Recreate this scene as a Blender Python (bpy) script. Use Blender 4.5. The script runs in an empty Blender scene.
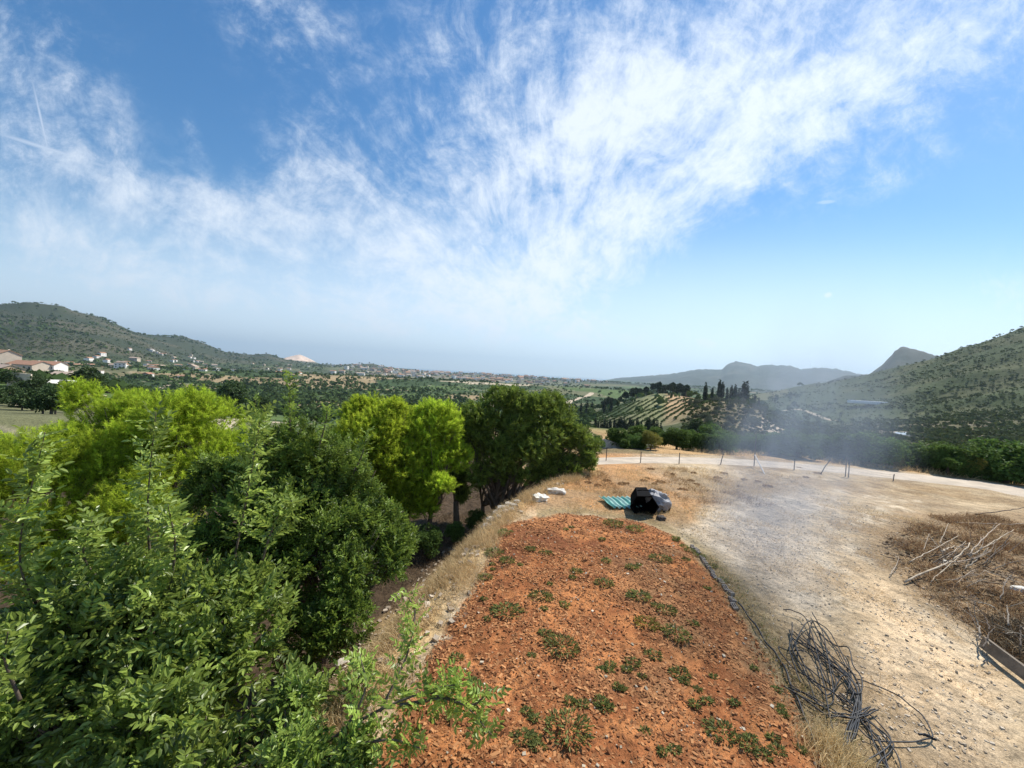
import bpy, math, numpy as np
from mathutils import Matrix, Vector
R = math.radians
D = bpy.data
C = bpy.context.scene.collection
rng = np.random.default_rng(7)

# ------------------------------------------------------------------ camera, sky, sun, exposure
F, CX, CY = 385.0, 512.0, 384.0
CAM = np.array([0.0, 0.0, 4.5])
PITCH, ROLL = R(-1.8), R(3.1)
_f = np.array([0, math.cos(PITCH), math.sin(PITCH)])
_r0 = np.array([1.0, 0, 0]); _u0 = np.cross(_r0, _f)
_r = math.cos(ROLL) * _r0 + math.sin(ROLL) * _u0
_u = -math.sin(ROLL) * _r0 + math.cos(ROLL) * _u0
cd = D.cameras.new('camera'); cam = D.objects.new('camera', cd); C.objects.link(cam)
cam.matrix_world = Matrix(((_r[0], _u[0], -_f[0], CAM[0]), (_r[1], _u[1], -_f[1], CAM[1]), (_r[2], _u[2], -_f[2], CAM[2]), (0, 0, 0, 1)))
cd.sensor_width = 36; cd.lens = F / 1024 * 36; cd.clip_start = 0.05; cd.clip_end = 200000
S = bpy.context.scene; S.camera = cam
S.view_settings.view_transform = 'Standard'; S.view_settings.look = 'None'
S.view_settings.gamma = 1; S.view_settings.use_curve_mapping = False
S.view_settings.exposure = 0.38
S.cycles.use_denoising = True
S.cycles.max_bounces = 6; S.cycles.diffuse_bounces = 3; S.cycles.glossy_bounces = 2
S.cycles.transmission_bounces = 3; S.cycles.volume_bounces = 0; S.cycles.transparent_max_bounces = 8
S.cycles.caustics_reflective = False; S.cycles.caustics_refractive = False

SUN_EL, SUN_AZ = R(50), R(52)          # azimuth to the right of +Y
sl = D.lights.new('sun', 'SUN'); so = D.objects.new('sun', sl); C.objects.link(so)
sl.energy = 5.0; sl.angle = R(0.53); sl.color = (1.0, 0.95, 0.86)
sdir = Vector((math.sin(SUN_AZ) * math.cos(SUN_EL), math.cos(SUN_AZ) * math.cos(SUN_EL), math.sin(SUN_EL)))
so.rotation_euler = sdir.to_track_quat('Z', 'Y').to_euler(); so.location = (20, 10, 60)

def ray(px, py):
    d = _f + (px - CX) / F * _r + (CY - py) / F * _u
    return d / np.linalg.norm(d)
def tang(px, py):                       # world-fixed tangent coordinates of a direction: x/y, z/y
    d = ray(px, py); return d[0] / d[1], d[2] / d[1]

class NT:
    def __init__(s, tree): s.t = tree; s.n = tree.nodes; s.l = tree.links
    def new(s, t, **k):
        n = s.n.new(t)
        for a, b in k.items(): setattr(n, a, b)
        return n
    def put(s, sock, v):
        if hasattr(v, 'is_linked') or hasattr(v, 'links'): s.l.new(v, sock)
        elif isinstance(v, (int, float)) : sock.default_value = v
        else:
            v = tuple(v)
            if len(sock.default_value) == 4 and len(v) == 3: v = v + (1,)
            sock.default_value = v
    def m(s, op, a, b=0.0, c=None, clamp=False):
        n = s.new('ShaderNodeMath', operation=op, use_clamp=clamp)
        s.put(n.inputs[0], a); s.put(n.inputs[1], b)
        if c is not None: s.put(n.inputs[2], c)
        return n.outputs[0]
    def mix(s, f, a, b, blend='MIX'):
        n = s.new('ShaderNodeMix', data_type='RGBA', blend_type=blend)
        s.put(n.inputs[0], f); s.put(n.inputs[6], a); s.put(n.inputs[7], b)
        return n.outputs[2]
    def ramp(s, v, a, b, lo=0.0, hi=1.0):
        n = s.new('ShaderNodeMapRange', interpolation_type='SMOOTHSTEP')
        s.put(n.inputs[0], v); n.inputs[1].default_value = a; n.inputs[2].default_value = b
        n.inputs[3].default_value = lo; n.inputs[4].default_value = hi
        return n.outputs[0]
    def noise(s, vec, scale, detail=3, rough=0.55, dist=0.0, out=0):
        n = s.new('ShaderNodeTexNoise'); n.inputs['Scale'].default_value = scale
        n.inputs['Detail'].default_value = detail; n.inputs['Roughness'].default_value = rough
        n.inputs['Distortion'].default_value = dist
        if vec is not None: s.l.new(vec, n.inputs['Vector'])
        return n.outputs[out]

def build_world():
    w = D.worlds.new('World'); S.world = w; w.use_nodes = True
    t = NT(w.node_tree); t.n.clear()
    out = t.new('ShaderNodeOutputWorld'); bg = t.new('ShaderNodeBackground')
    sky = t.new('ShaderNodeTexSky', sky_type='NISHITA')
    sky.sun_disc = False; sky.sun_elevation = SUN_EL; sky.sun_rotation = SUN_AZ
    sky.altitude = 100; sky.air_density = 1.15; sky.dust_density = 0.15; sky.ozone_density = 2.6
    bg.inputs[1].default_value = 0.088
    tc = t.new('ShaderNodeTexCoord'); sep = t.new('ShaderNodeSeparateXYZ'); t.l.new(tc.outputs['Generated'], sep.inputs[0])
    x, y, z = sep.outputs
    ya = t.m('MAXIMUM', t.m('ABSOLUTE', y), 0.02)
    u = t.m('DIVIDE', x, ya); v = t.m('DIVIDE', z, ya)
    zz = t.m('ADD', t.m('MAXIMUM', z, 0.0), 0.10)
    cb = t.new('ShaderNodeCombineXYZ'); t.l.new(t.m('DIVIDE', x, zz), cb.inputs[0]); t.l.new(t.m('DIVIDE', y, zz), cb.inputs[1])
    pl = cb.outputs[0]                                    # the flat cloud layer seen from below
    uv = t.new('ShaderNodeCombineXYZ'); t.l.new(u, uv.inputs[0]); t.l.new(v, uv.inputs[1])
    warp = t.noise(uv.outputs[0], 2.2, 3, 0.6, out=1)
    def mapping(vec, rot, sc):
        m = t.new('ShaderNodeMapping'); m.inputs['Rotation'].default_value = (0, 0, R(rot)); m.inputs['Scale'].default_value = sc
        t.l.new(vec, m.inputs[0]); return m.outputs[0]
    va = t.new('ShaderNodeVectorMath', operation='MULTIPLY_ADD'); t.l.new(warp, va.inputs[0]); va.inputs[1].default_value = (.16, .16, 0); t.l.new(uv.outputs[0], va.inputs[2])
    vv = va.outputs[0]
    s2 = t.new('ShaderNodeSeparateXYZ'); t.l.new(vv, s2.inputs[0]); uw, vw = s2.outputs[0], s2.outputs[1]
    def blob(px, py, rx, ry, ang, wgt, warped=True):
        cu, cv = tang(px, py)
        if warped: cu += .08; cv += .08
        a, b = (uw, vw) if warped else (u, v)
        ca, sa = math.cos(R(ang)), math.sin(R(ang))
        du = t.m('SUBTRACT', a, cu); dv = t.m('SUBTRACT', b, cv)
        p = t.m('DIVIDE', t.m('ADD', t.m('MULTIPLY', du, ca), t.m('MULTIPLY', dv, sa)), rx / F)
        q = t.m('DIVIDE', t.m('SUBTRACT', t.m('MULTIPLY', dv, ca), t.m('MULTIPLY', du, sa)), ry / F)
        r2 = t.m('ADD', t.m('MULTIPLY', p, p), t.m('MULTIPLY', q, q))
        return t.m('MULTIPLY', t.m('EXPONENT', t.m('MULTIPLY', r2, -1.0)), wgt)
    blobs = [(850, 55, 320, 80, 20, 1.05), (700, 190, 170, 40, 32, .80), (560, 50, 180, 90, 5, .66), (600, 130, 120, 60, 30, .50),
             (480, 200, 110, 60, 20, .58), (560, 262, 90, 40, 25, .80), (425, 262, 90, 26, -12, .72), (310, 165, 60, 50, -40, .60),
             (250, 220, 130, 36, 5, .66), (30, 70, 110, 80, -35, .66), (60, 250, 140, 50, -20, .68), (275, 20, 70, 45, -30, .62),
             (330, 295, 260, 34, -4, .55), (120, 185, 130, 36, -12, .58), (480, 320, 260, 34, 0, .45), (1010, 290, 110, 40, 10, .45),
             (900, 165, 120, 30, 25, .35), (193, 137, 12, 22, 30, .50), (640, 342, 130, 14, -3, .35)]
    cov = None
    for b in blobs:
        o = blob(*b); cov = o if cov is None else t.m('ADD', cov, o)
    # streaky cirrus: noise stretched along the wind, plus fine ripples
    fu, fv = tang(540, 330); du = t.m('SUBTRACT', uw, fu + .08); dv = t.m('SUBTRACT', vw, fv + .08)
    rad = t.m('SQRT', t.m('ADD', t.m('ADD', t.m('MULTIPLY', du, du), t.m('MULTIPLY', dv, dv)), .09))
    def fan(k, q, off):
        c_ = t.new('ShaderNodeCombineXYZ'); t.l.new(t.m('MULTIPLY', t.m('DIVIDE', du, rad), k), c_.inputs[0]); t.l.new(t.m('MULTIPLY', t.m('DIVIDE', dv, rad), k), c_.inputs[1]); t.l.new(t.m('MULTIPLY_ADD', rad, q, off), c_.inputs[2]); return c_.outputs[0]
    n1 = t.noise(fan(3.6, 1.3, 0.0), 2.0, 8, 0.72, 0.25)
    n2 = t.noise(fan(5.0, 4.5, 7.0), 2.2, 5, 0.68, 0.3)
    n3 = t.noise(vv, 9.0, 7, 0.72, 0.15)
    tex = t.m('ADD', t.m('ADD', t.m('MULTIPLY', n1, .42), t.m('MULTIPLY', n2, .22)), t.m('MULTIPLY', n3, .46))
    dens = t.m('ADD', t.m('MULTIPLY', cov, 0.78), t.m('MULTIPLY', t.m('SUBTRACT', tex, .56), 3.9))
    dens = t.m('POWER', t.ramp(dens, -0.05, 1.35), 1.15)
    dens = t.m('MULTIPLY', dens, t.ramp(cov, 0.02, .5))
    # small separate puffs and two contrails
    for (px, py, rx, ry, a, wg) in ((706, 343, 15, 6, -8, .65), (828, 295, 6, 4, 10, .75), (826, 202, 12, 2.5, 8, .35)):
        b = blob(px, py, rx * 1.0, ry, a, 1.0, False)
        dens = t.m('MAXIMUM', dens, t.m('MULTIPLY', t.ramp(t.m('MULTIPLY', b, t.m('ADD', n3, .35)), .2, .75), wg))
    for (px, py, rx, ry, a, wg) in ((43, 128, 55, 1.7, -76, .60), (52, 150, 75, 2.6, -14, .62), (420, 240, 70, 2.5, -16, .55)):
        dens = t.m('MAXIMUM', dens, t.m('MULTIPLY', blob(px, py, rx, ry, a, 1.0, False), wg))
    # pale band of thin cloud low over the horizon
    low = t.m('MULTIPLY', t.ramp(v, 0.02, 0.42, 1.0, 0.0), .30)
    dens = t.m('MAXIMUM', dens, t.m('MULTIPLY', low, t.m('ADD', t.m('MULTIPLY', n1, .7), .6)))
    dens = t.m('MULTIPLY', dens, t.ramp(z, -0.01, 0.02))
    hs = t.new('ShaderNodeHueSaturation'); hs.inputs['Saturation'].default_value = 1.36; hs.inputs['Value'].default_value = 1.16
    t.l.new(sky.outputs[0], hs.inputs['Color'])
    skyc = t.mix(t.ramp(v, 0.0, 0.50, .80, 0.0), hs.outputs[0], (7.4, 9.2, 11.0))
    col = t.mix(t.m('MULTIPLY', dens, .90, clamp=True), skyc, (8.4, 9.0, 9.8))
    t.l.new(col, bg.inputs[0]); t.l.new(bg.outputs[0], out.inputs[0])
build_world()

# ------------------------------------------------------------------ helpers
def px2ground(px, py, z=0.0):
    d = ray(px, py); k = (z - CAM[2]) / d[2]; return CAM + d * k
def at(px, py, depth):                   # point on the ray at forward depth y
    d = ray(px, py); return CAM + d * (depth / d[1])
def bearing(px, dist):                   # ground position at horizon bearing of column px
    hy = 372 + (px - 512) * math.tan(ROLL); d = ray(px, hy); h = math.hypot(d[0], d[1]); return d[0] / h * dist, d[1] / h * dist
def link(o): C.objects.link(o); return o
def tag(o, label=None, cat=None, group=None, kind=None):
    if label: o['label'] = label
    if cat: o['category'] = cat
    if group: o['group'] = group
    if kind: o['kind'] = kind
    return o
def mesh(name, V, Fc, mat, parent=None, tint=None, mi=None, smooth=False, col=None):
    """V (n,3); Fc (m,3|4) array or a list of arrays; mat a material or a list."""
    V = np.asarray(V, dtype=np.float32); fl = Fc if isinstance(Fc, list) else [Fc]
    me = D.meshes.new(name)
    me.vertices.add(len(V)); me.vertices.foreach_set('co', V.ravel())
    loops = np.concatenate([np.asarray(f, dtype=np.int32).ravel() for f in fl])
    tot = np.concatenate([np.full(len(f), np.asarray(f).shape[1], dtype=np.int32) for f in fl])
    st = np.concatenate([[0], np.cumsum(tot)[:-1]]).astype(np.int32)
    me.loops.add(len(loops)); me.loops.foreach_set('vertex_index', loops)
    me.polygons.add(len(tot)); me.polygons.foreach_set('loop_start', st)
    try: me.polygons.foreach_set('loop_total', tot)
    except Exception: pass
    for m_ in (mat if isinstance(mat, (list, tuple)) else [mat]): me.materials.append(m_)
    if mi is not None: me.polygons.foreach_set('material_index', np.asarray(mi, dtype=np.int32))
    me.polygons.foreach_set('use_smooth', np.full(len(tot), smooth, dtype=bool))
    if tint is not None:
        a = me.attributes.new('tint', 'FLOAT', 'POINT'); a.data.foreach_set('value', np.asarray(tint, dtype=np.float32))
    if col is not None:
        a = me.attributes.new('ground_color', 'FLOAT_COLOR', 'POINT'); a.data.foreach_set('color', np.asarray(col, dtype=np.float32).ravel())
    me.update(calc_edges=True)
    o = D.objects.new(name, me); link(o)
    if parent: o.parent = parent
    return o
def empty(name, loc=(0, 0, 0), rz=0.0):
    o = D.objects.new(name, None); o.location = loc; o.rotation_euler = (0, 0, rz); o.empty_display_size = .2; return link(o)
def copy_tree(o, loc=None, rz=0.0, sc=None, parent=None):
    c = o.copy(); C.objects.link(c); c.parent = parent
    if loc is not None: c.location = loc; c.rotation_euler = (0, 0, rz)
    if sc is not None: c.scale = sc if hasattr(sc, '__len__') else (sc, sc, sc)
    for ch in list(o.children): copy_tree(ch, parent=c)
    return c
def unit(a): return a / np.maximum(np.linalg.norm(a, axis=-1, keepdims=True), 1e-9)
def sstep(a, b, x):
    t = np.clip((x - a) / (b - a), 0, 1); return t * t * (3 - 2 * t)
def _h(ix, iy, s):
    h = (ix.astype(np.int64) * 374761393 + iy.astype(np.int64) * 668265263 + s * 1442695041) & 0x7fffffff
    h = ((h ^ (h >> 13)) * 1274126177) & 0x7fffffff
    return ((h ^ (h >> 16)) & 0xffffff) / float(0xffffff)
def vnoise(x, y, s=0):
    x = np.asarray(x, float); y = np.asarray(y, float)
    ix, iy = np.floor(x), np.floor(y); fx, fy = x - ix, y - iy
    fx = fx * fx * (3 - 2 * fx); fy = fy * fy * (3 - 2 * fy)
    a = _h(ix, iy, s); b = _h(ix + 1, iy, s); c = _h(ix, iy + 1, s); d = _h(ix + 1, iy + 1, s)
    return (a + (b - a) * fx) * (1 - fy) + (c + (d - c) * fx) * fy
def fbm(x, y, sc, oct=4, s=0):
    v, a, t = 0, 1.0, 0
    x = np.asarray(x, float) * sc; y = np.asarray(y, float) * sc
    for k in range(oct):
        v = v + a * vnoise(x + 17 * k, y - 9 * k, s + k); t += a; a *= .5; x = x * 2.03; y = y * 2.03
    return v / t
class MB:
    """collects shapes into one mesh"""
    def __init__(s): s.v = []; s.q = []; s.t = []; s.n = 0; s.mq = []; s.mt = []
    def add(s, V, Q=None, T=None, m=0):
        V = np.asarray(V, float)
        if Q is not None and len(Q): s.q.append(np.asarray(Q) + s.n); s.mq.append(np.full(len(Q), m))
        if T is not None and len(T): s.t.append(np.asarray(T) + s.n); s.mt.append(np.full(len(T), m))
        s.v.append(V); s.n += len(V)
    def box(s, c, d, rz=0, m=0, tilt=None, jit=0.0):
        d = np.array(d) / 2
        V = np.array([[x, y, z] for z in (-1, 1) for y in (-1, 1) for x in (-1, 1)], float) * d
        if jit: V += rng.normal(0, jit, V.shape)
        if tilt is not None: V = V @ np.array(tilt).T
        ca, sa = math.cos(rz), math.sin(rz)
        V = np.c_[V[:, 0] * ca - V[:, 1] * sa, V[:, 0] * sa + V[:, 1] * ca, V[:, 2]] + np.array(c)
        s.add(V, [[0, 2, 3, 1], [4, 5, 7, 6], [0, 1, 5, 4], [2, 6, 7, 3], [0, 4, 6, 2], [1, 3, 7, 5]], m=m)
    def tube(s, P, r, k=6, m=0):
        P = np.asarray(P, float); n = len(P); r = np.broadcast_to(np.asarray(r, float), (n,))
        T = unit(np.gradient(P, axis=0)); ref = np.array([0, 0, 1.0]) if abs(T[0][2]) < .9 else np.array([1.0, 0, 0])
        A = unit(np.cross(T, ref)); B = np.cross(T, A)
        th = np.linspace(0, 2 * np.pi, k, endpoint=False)
        V = P[:, None] + r[:, None, None] * (np.cos(th)[None, :, None] * A[:, None] + np.sin(th)[None, :, None] * B[:, None])
        Q = [[i * k + j, i * k + (j + 1) % k, (i + 1) * k + (j + 1) % k, (i + 1) * k + j] for i in range(n - 1) for j in range(k)]
        V = np.r_[V.reshape(-1, 3), P[:1], P[-1:]]
        Tn = [[n * k, (j + 1) % k, j] for j in range(k)] + [[n * k + 1, (n - 1) * k + j, (n - 1) * k + (j + 1) % k] for j in range(k)]
        s.add(V, Q, Tn, m)
    def build(s, name, mat, parent=None, smooth=False):
        V = np.concatenate(s.v); fl = []; mi = []
        if s.q: fl.append(np.concatenate(s.q)); mi += [np.concatenate(s.mq)]
        if s.t: fl.append(np.concatenate(s.t)); mi += [np.concatenate(s.mt)]
        return mesh(name, V, fl, mat, parent, mi=np.concatenate(mi), smooth=smooth)
def spline(P, n=40):
    P = np.asarray(P, float); Q = np.r_[[2 * P[0] - P[1]], P, [2 * P[-1] - P[-2]]]
    out = []
    seg = len(P) - 1; per = max(2, n // seg)
    for i in range(seg):
        p0, p1, p2, p3 = Q[i], Q[i + 1], Q[i + 2], Q[i + 3]
        for t in np.linspace(0, 1, per, endpoint=False):
            out.append(.5 * (2 * p1 + (p2 - p0) * t + (2 * p0 - 5 * p1 + 4 * p2 - p3) * t ** 2 + (3 * p1 - p0 - 3 * p2 + p3) * t ** 3))
    out.append(P[-1]); return np.array(out)

# ------------------------------------------------------------------ materials
def mat(name, color, rough=.8, var=.25, scale=6, bump=.0, bscale=30, metal=0, spec=.3, tint=False, trans=0.0, col2=None, attr=False):
    m = D.materials.new(name); m.use_nodes = True; t = NT(m.node_tree); t.n.clear()
    out = t.new('ShaderNodeOutputMaterial'); p = t.new('ShaderNodeBsdfPrincipled')
    tc = t.new('ShaderNodeTexCoord').outputs['Object']
    n = t.noise(tc, scale, 4, .6)
    c2 = col2 or tuple(c * (1 - var) for c in color); c1 = color if col2 else tuple(min(1, c * (1 + var)) for c in color)
    col = t.mix(t.ramp(n, .3, .7), c2, c1)
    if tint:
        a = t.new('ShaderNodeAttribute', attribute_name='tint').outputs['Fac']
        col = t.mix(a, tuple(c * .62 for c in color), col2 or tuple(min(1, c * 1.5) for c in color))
    oi = t.new('ShaderNodeObjectInfo').outputs['Random']
    hs = t.new('ShaderNodeHueSaturation'); t.l.new(col, hs.inputs['Color'])
    t.l.new(t.m('ADD', t.m('MULTIPLY', oi, .2), .9), hs.inputs['Value'])
    if var > 0: t.l.new(t.m('ADD', t.m('MULTIPLY', oi, .012), .494), hs.inputs['Hue'])
    col = hs.outputs[0]
    t.l.new(col, p.inputs['Base Color']); p.inputs['Roughness'].default_value = rough
    p.inputs['Metallic'].default_value = metal; p.inputs['Specular IOR Level'].default_value = spec
    if bump:
        b = t.new('ShaderNodeBump'); b.inputs['Strength'].default_value = bump; b.inputs['Distance'].default_value = .02
        t.l.new(t.noise(tc, bscale, 5, .65), b.inputs['Height']); t.l.new(b.outputs[0], p.inputs['Normal'])
    if trans:
        tr = t.new('ShaderNodeBsdfTranslucent'); ms = t.new('ShaderNodeMixShader'); ms.inputs[0].default_value = trans
        h2 = t.new('ShaderNodeHueSaturation'); t.l.new(col, h2.inputs['Color']); h2.inputs['Value'].default_value = 1.5; h2.inputs['Hue'].default_value = .485
        t.l.new(h2.outputs[0], tr.inputs[0]); t.l.new(p.outputs[0], ms.inputs[1]); t.l.new(tr.outputs[0], ms.inputs[2])
        t.l.new(ms.outputs[0], out.inputs[0])
    else: t.l.new(p.outputs[0], out.inputs[0])
    return m
M = dict(
    carob=mat('carob_leaf', (.044, .082, .014), .44, tint=True, trans=.34, scale=1.2, spec=.35, col2=(.26, .36, .06)),
    carob2=mat('carob_leaf_light', (.055, .102, .018), .38, tint=True, trans=.36, scale=1.2, spec=.5, col2=(.40, .54, .11)),
    pine=mat('pine_needle', (.15, .23, .022), .6, tint=True, trans=.44, scale=1.0, spec=.1, col2=(.58, .74, .07)),
    pine2=mat('pine_needle_dark', (.11, .15, .02), .6, tint=True, trans=.3, scale=1.0, col2=(.24, .31, .04)),
    bushy=mat('bushy_leaf', (.045, .088, .022), .65, tint=True, trans=.25, scale=.5, spec=.15, col2=(.15, .25, .055)),
    tree=mat('tree_leaf', (.040, .075, .022), .6, tint=True, trans=.2, scale=.5, col2=(.085, .14, .04)),
    olive=mat('olive_leaf', (.10, .125, .06), .6, tint=True, trans=.15, scale=.5, col2=(.15, .17, .09)),
    yellow=mat('yellow_leaf', (.16, .17, .03), .6, tint=True, trans=.25, scale=.5, col2=(.30, .28, .06)),
    cypress=mat('cypress_leaf', (.022, .040, .018), .7, tint=True, trans=.1, scale=.5, col2=(.04, .07, .03)),
    far=mat('far_leaf', (.046, .080, .026), .8, tint=True, scale=.02, spec=.05, trans=.15, col2=(.10, .155, .045)),
    scrub=mat('scrub_leaf', (.044, .062, .018), .8, tint=True, scale=.02, spec=.05, trans=.15, col2=(.10, .13, .036)),
    bark=mat('bark', (.13, .10, .075), .9, bump=.5),
    barklt=mat('bark_pale', (.30, .25, .19), .9, bump=.5),
    deadwood=mat('dead_wood', (.46, .37, .27), .85, bump=.4, var=.3),
    brush=mat('dry_brush', (.13, .085, .05), .95, tint=True, col2=(.34, .25, .15)),
    straw=mat('dry_grass_blade', (.48, .34, .14), .8, tint=True, trans=.3, scale=1.5, col2=(.78, .62, .34)),
    rust=mat('rust_weed', (.25, .14, .06), .9, tint=True, trans=.15, scale=1.5, col2=(.50, .33, .16)),
    weed=mat('weed_leaf', (.10, .125, .035), .6, tint=True, trans=.35, scale=3, col2=(.28, .31, .09)),
    weedy=mat('weed_leaf_yellow', (.17, .16, .03), .6, tint=True, trans=.25, scale=3, col2=(.36, .32, .06)),
    chip=mat('wood_chip', (.27, .098, .034), .95, tint=True, scale=2, col2=(.54, .26, .105)),
    pebble=mat('pebble', (.50, .40, .28), .95, tint=True, scale=2, col2=(.68, .58, .44)),
    rock=mat('limestone', (.46, .41, .34), .9, bump=.6, bscale=12),
    whiterock=mat('white_limestone', (.70, .65, .56), .85, bump=.4, bscale=14),
    darkrock=mat('dark_stone', (.07, .06, .055), .9, bump=.5),
    brick=mat('grey_block', (.30, .26, .22), .9, bump=.4),
    concrete=mat('concrete', (.52, .48, .42), .9, bump=.3),
    blackp=mat('black_plastic', (.003, .003, .0035), .8, var=.1, spec=.08),
    greyp=mat('grey_plastic_sheet', (.22, .22, .23), .6, bump=.5, bscale=8, spec=.5),
    pipe=mat('black_pipe', (.020, .021, .024), .5, var=.2, spec=.3),
    teal=mat('teal_sheet', (.16, .40, .35), .55, var=.12, spec=.4),
    teal2=mat('teal_sheet_worn', (.36, .55, .50), .6, var=.12, spec=.4),
    post=mat('rusty_post', (.10, .085, .075), .8), whitepost=mat('white_post', (.62, .60, .57), .6, var=.08),
    wire=mat('fence_wire', (.16, .15, .14), .6),
    plank=mat('weathered_plank', (.20, .16, .12), .9, bump=.4),
    cream=mat('cream_wall', (.62, .52, .40), .9, var=.08, scale=.5), white=mat('white_wall', (.84, .80, .74), .9, var=.06, scale=.5),
    ochre=mat('ochre_wall', (.55, .38, .24), .9, var=.08, scale=.5), pink=mat('pink_wall', (.55, .42, .36), .9, var=.1, scale=.5),
    roof=mat('terracotta_roof', (.38, .205, .125), .9, var=.2, scale=2), roof2=mat('brown_roof', (.44, .33, .25), .9, var=.2, scale=2),
    window=mat('window_glass', (.03, .035, .04), .2, var=.1, spec=.5), door=mat('door_wood', (.12, .07, .04), .6),
    stonewall=mat('stone_wall', (.36, .30, .23), .95, bump=.6, bscale=6, var=.35, scale=3),
    glass=mat('white_greenhouse', (.74, .76, .78), .5, var=.06, scale=.3), pond=mat('pond_water', (.33, .36, .37), .25, var=.05),
)

# ------------------------------------------------------------------ terrain
bank_px = [(300, 768), (352, 720), (400, 660), (430, 620), (468, 575), (500, 530), (518, 508), (560, 482), (600, 474)]
bank = np.array([px2ground(*p)[:2] for p in bank_px])           # top edge of the bank
bank = np.r_[[[-1.7, 0.0]], bank, [[bank[-1][0] - 1, 30], [-3, 60]]]
bed = np.array([px2ground(*p)[:2] for p in [(300, 900), (375, 768), (425, 665), (470, 600), (492, 556), (500, 528), (560, 515), (640, 522), (680, 540), (712, 575), (745, 625), (790, 700), (828, 768), (880, 860)]])
bed[0][1] = max(bed[0][1], 1)
def dist_poly(x, y, P, closed=True):
    """signed distance to a polygon (positive inside)"""
    d = np.full(x.shape, 1e9); ins = np.zeros(x.shape, bool); n = len(P)
    for i in range(n if closed else n - 1):
        a, b = P[i], P[(i + 1) % n]; e = b - a
        t = np.clip(((x - a[0]) * e[0] + (y - a[1]) * e[1]) / max(e @ e, 1e-9), 0, 1)
        d = np.minimum(d, np.hypot(x - a[0] - t * e[0], y - a[1] - t * e[1]))
        c = ((a[1] > y) != (b[1] > y)) & (x < (b[0] - a[0]) * (y - a[1]) / (b[1] - a[1] + 1e-12) + a[0])
        ins ^= c
    return np.where(ins, d, -d)
def bank_side(x, y):                                    # metres left (positive) of the bank's top edge
    P = np.r_[bank, [[200, 60], [200, -200], [-1.7, -200]]]
    return -dist_poly(x, y, P)
road_px = [(585, 461.5), (640, 460.0), (700, 460.5), (760, 463.5), (830, 469), (900, 476), (960, 482.5), (1024, 491), (1100, 503)]
road = np.array([px2ground(*p)[:2] for p in road_px])
road = np.r_[road, [[road[-1][0] + 25, road[-1][1] - 14]]]
def road_dist(x, y):
    d = np.full(np.shape(x), 1e9)
    for a, b in zip(road[:-1], road[1:]):
        e = b - a; t = np.clip(((x - a[0]) * e[0] + (y - a[1]) * e[1]) / (e @ e), 0, 1)
        d = np.minimum(d, np.hypot(x - a[0] - t * e[0], y - a[1] - t * e[1]))
    return d
def past_road(x, y):
    yr = np.interp(x, road[:, 0], road[:, 1]); return y - yr

RIDGES = [  # distance, front width, back width, roughness, [(px, py) of the skyline]
    (2700, 1750, 2500, .10, [(-500, 330), (-250, 322), (-120, 315), (0, 307), (30, 305.5), (60, 308), (100, 318), (130, 331), (155, 341), (180, 350), (215, 362)]),
    (3600, 1500, 2500, .08, [(90, 345), (130, 338), (155, 337), (182, 336), (200, 342), (225, 352), (250, 355), (268, 354), (285, 359.5), (310, 364), (340, 364.5), (372, 363.5), (392, 368), (425, 370.5)]),
    (4600, 900, 1500, .03, [(272, 362), (285, 356.5), (300, 354.5), (312, 358), (322, 363.5)]),
    (7500, 3800, 4000, .05, [(600, 379), (640, 376.5), (670, 374), (700, 369.5), (722, 370), (728, 364.5), (736, 362), (750, 364), (757, 367), (768, 365), (790, 366), (800, 369), (825, 368), (845, 371), (870, 377), (920, 383), (1000, 392)]),
    (3000, 1300, 1500, .12, [(800, 392), (845, 377), (870, 374), (882, 366), (890, 357), (897, 350), (905, 348), (925, 352), (945, 360), (990, 380), (1030, 392)]),
    (950, 640, 900, .10, [(740, 398), (800, 386), (830, 381), (860, 376), (900, 367), (940, 356), (975, 343), (1000, 335), (1024, 328), (1100, 312), (1250, 300), (1600, 310)]),
]
def _ridge_tables():
    out = []
    for (Rr, wf, wb, ro, pts) in RIDGES:
        az, el = [], []
        for p in pts:
            d = ray(*p); az.append(math.atan2(d[0], d[1])); el.append(d[2] / math.hypot(d[0], d[1]))
        out.append((Rr, wf, wb, ro, np.array(az), CAM[2] + Rr * np.array(el)))
    return out
RT = _ridge_tables()
BR = np.array([0, 28, 38, 52, 75, 110, 200, 400, 1000, 2500, 6000, 9000, 60000.])
BZ = np.array([0, 0, -1.4, -3.0, -7.0, -13, -24, -40, -68, -93, -104, -109, -130.])
KA = math.atan2(*bearing(655, 1)); HA = math.atan2(*bearing(930, 1)); SA_ = math.atan2(*bearing(735, 1)); LA = math.atan2(*bearing(20, 1))
def far_base(x, y):
    r = np.hypot(x, y); az = np.arctan2(x, y)
    z = np.interp(r, BR, BZ)
    def bump(a0, aw, r0, rw, h): return h * np.exp(-((az - a0) / aw) ** 2 - ((r - r0) / rw) ** 2)
    z = z + bump(KA + .02, .15, 380, 110, 27) + bump(SA_, .10, 240, 90, 13) + bump(HA, .40, 330, 170, 14) + bump(LA, .30, 190, 80, 12) + bump(LA - .5, .5, 130, 80, 8)
    z = z + (fbm(x, y, 1 / 90, 4, 3) - .5) * 9 * sstep(50, 200, r) * (1 - .5 * sstep(900, 2500, r))
    # right foot terraces
    tm = sstep(HA - .22, HA - .05, az) * sstep(150, 200, r) * (1 - sstep(420, 560, r))
    st = 2.6; q = z / st; fq = q - np.floor(q); zq = (np.floor(q) + sstep(.72, 1.0, fq)) * st
    return z + (zq - z) * tm * .85
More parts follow.
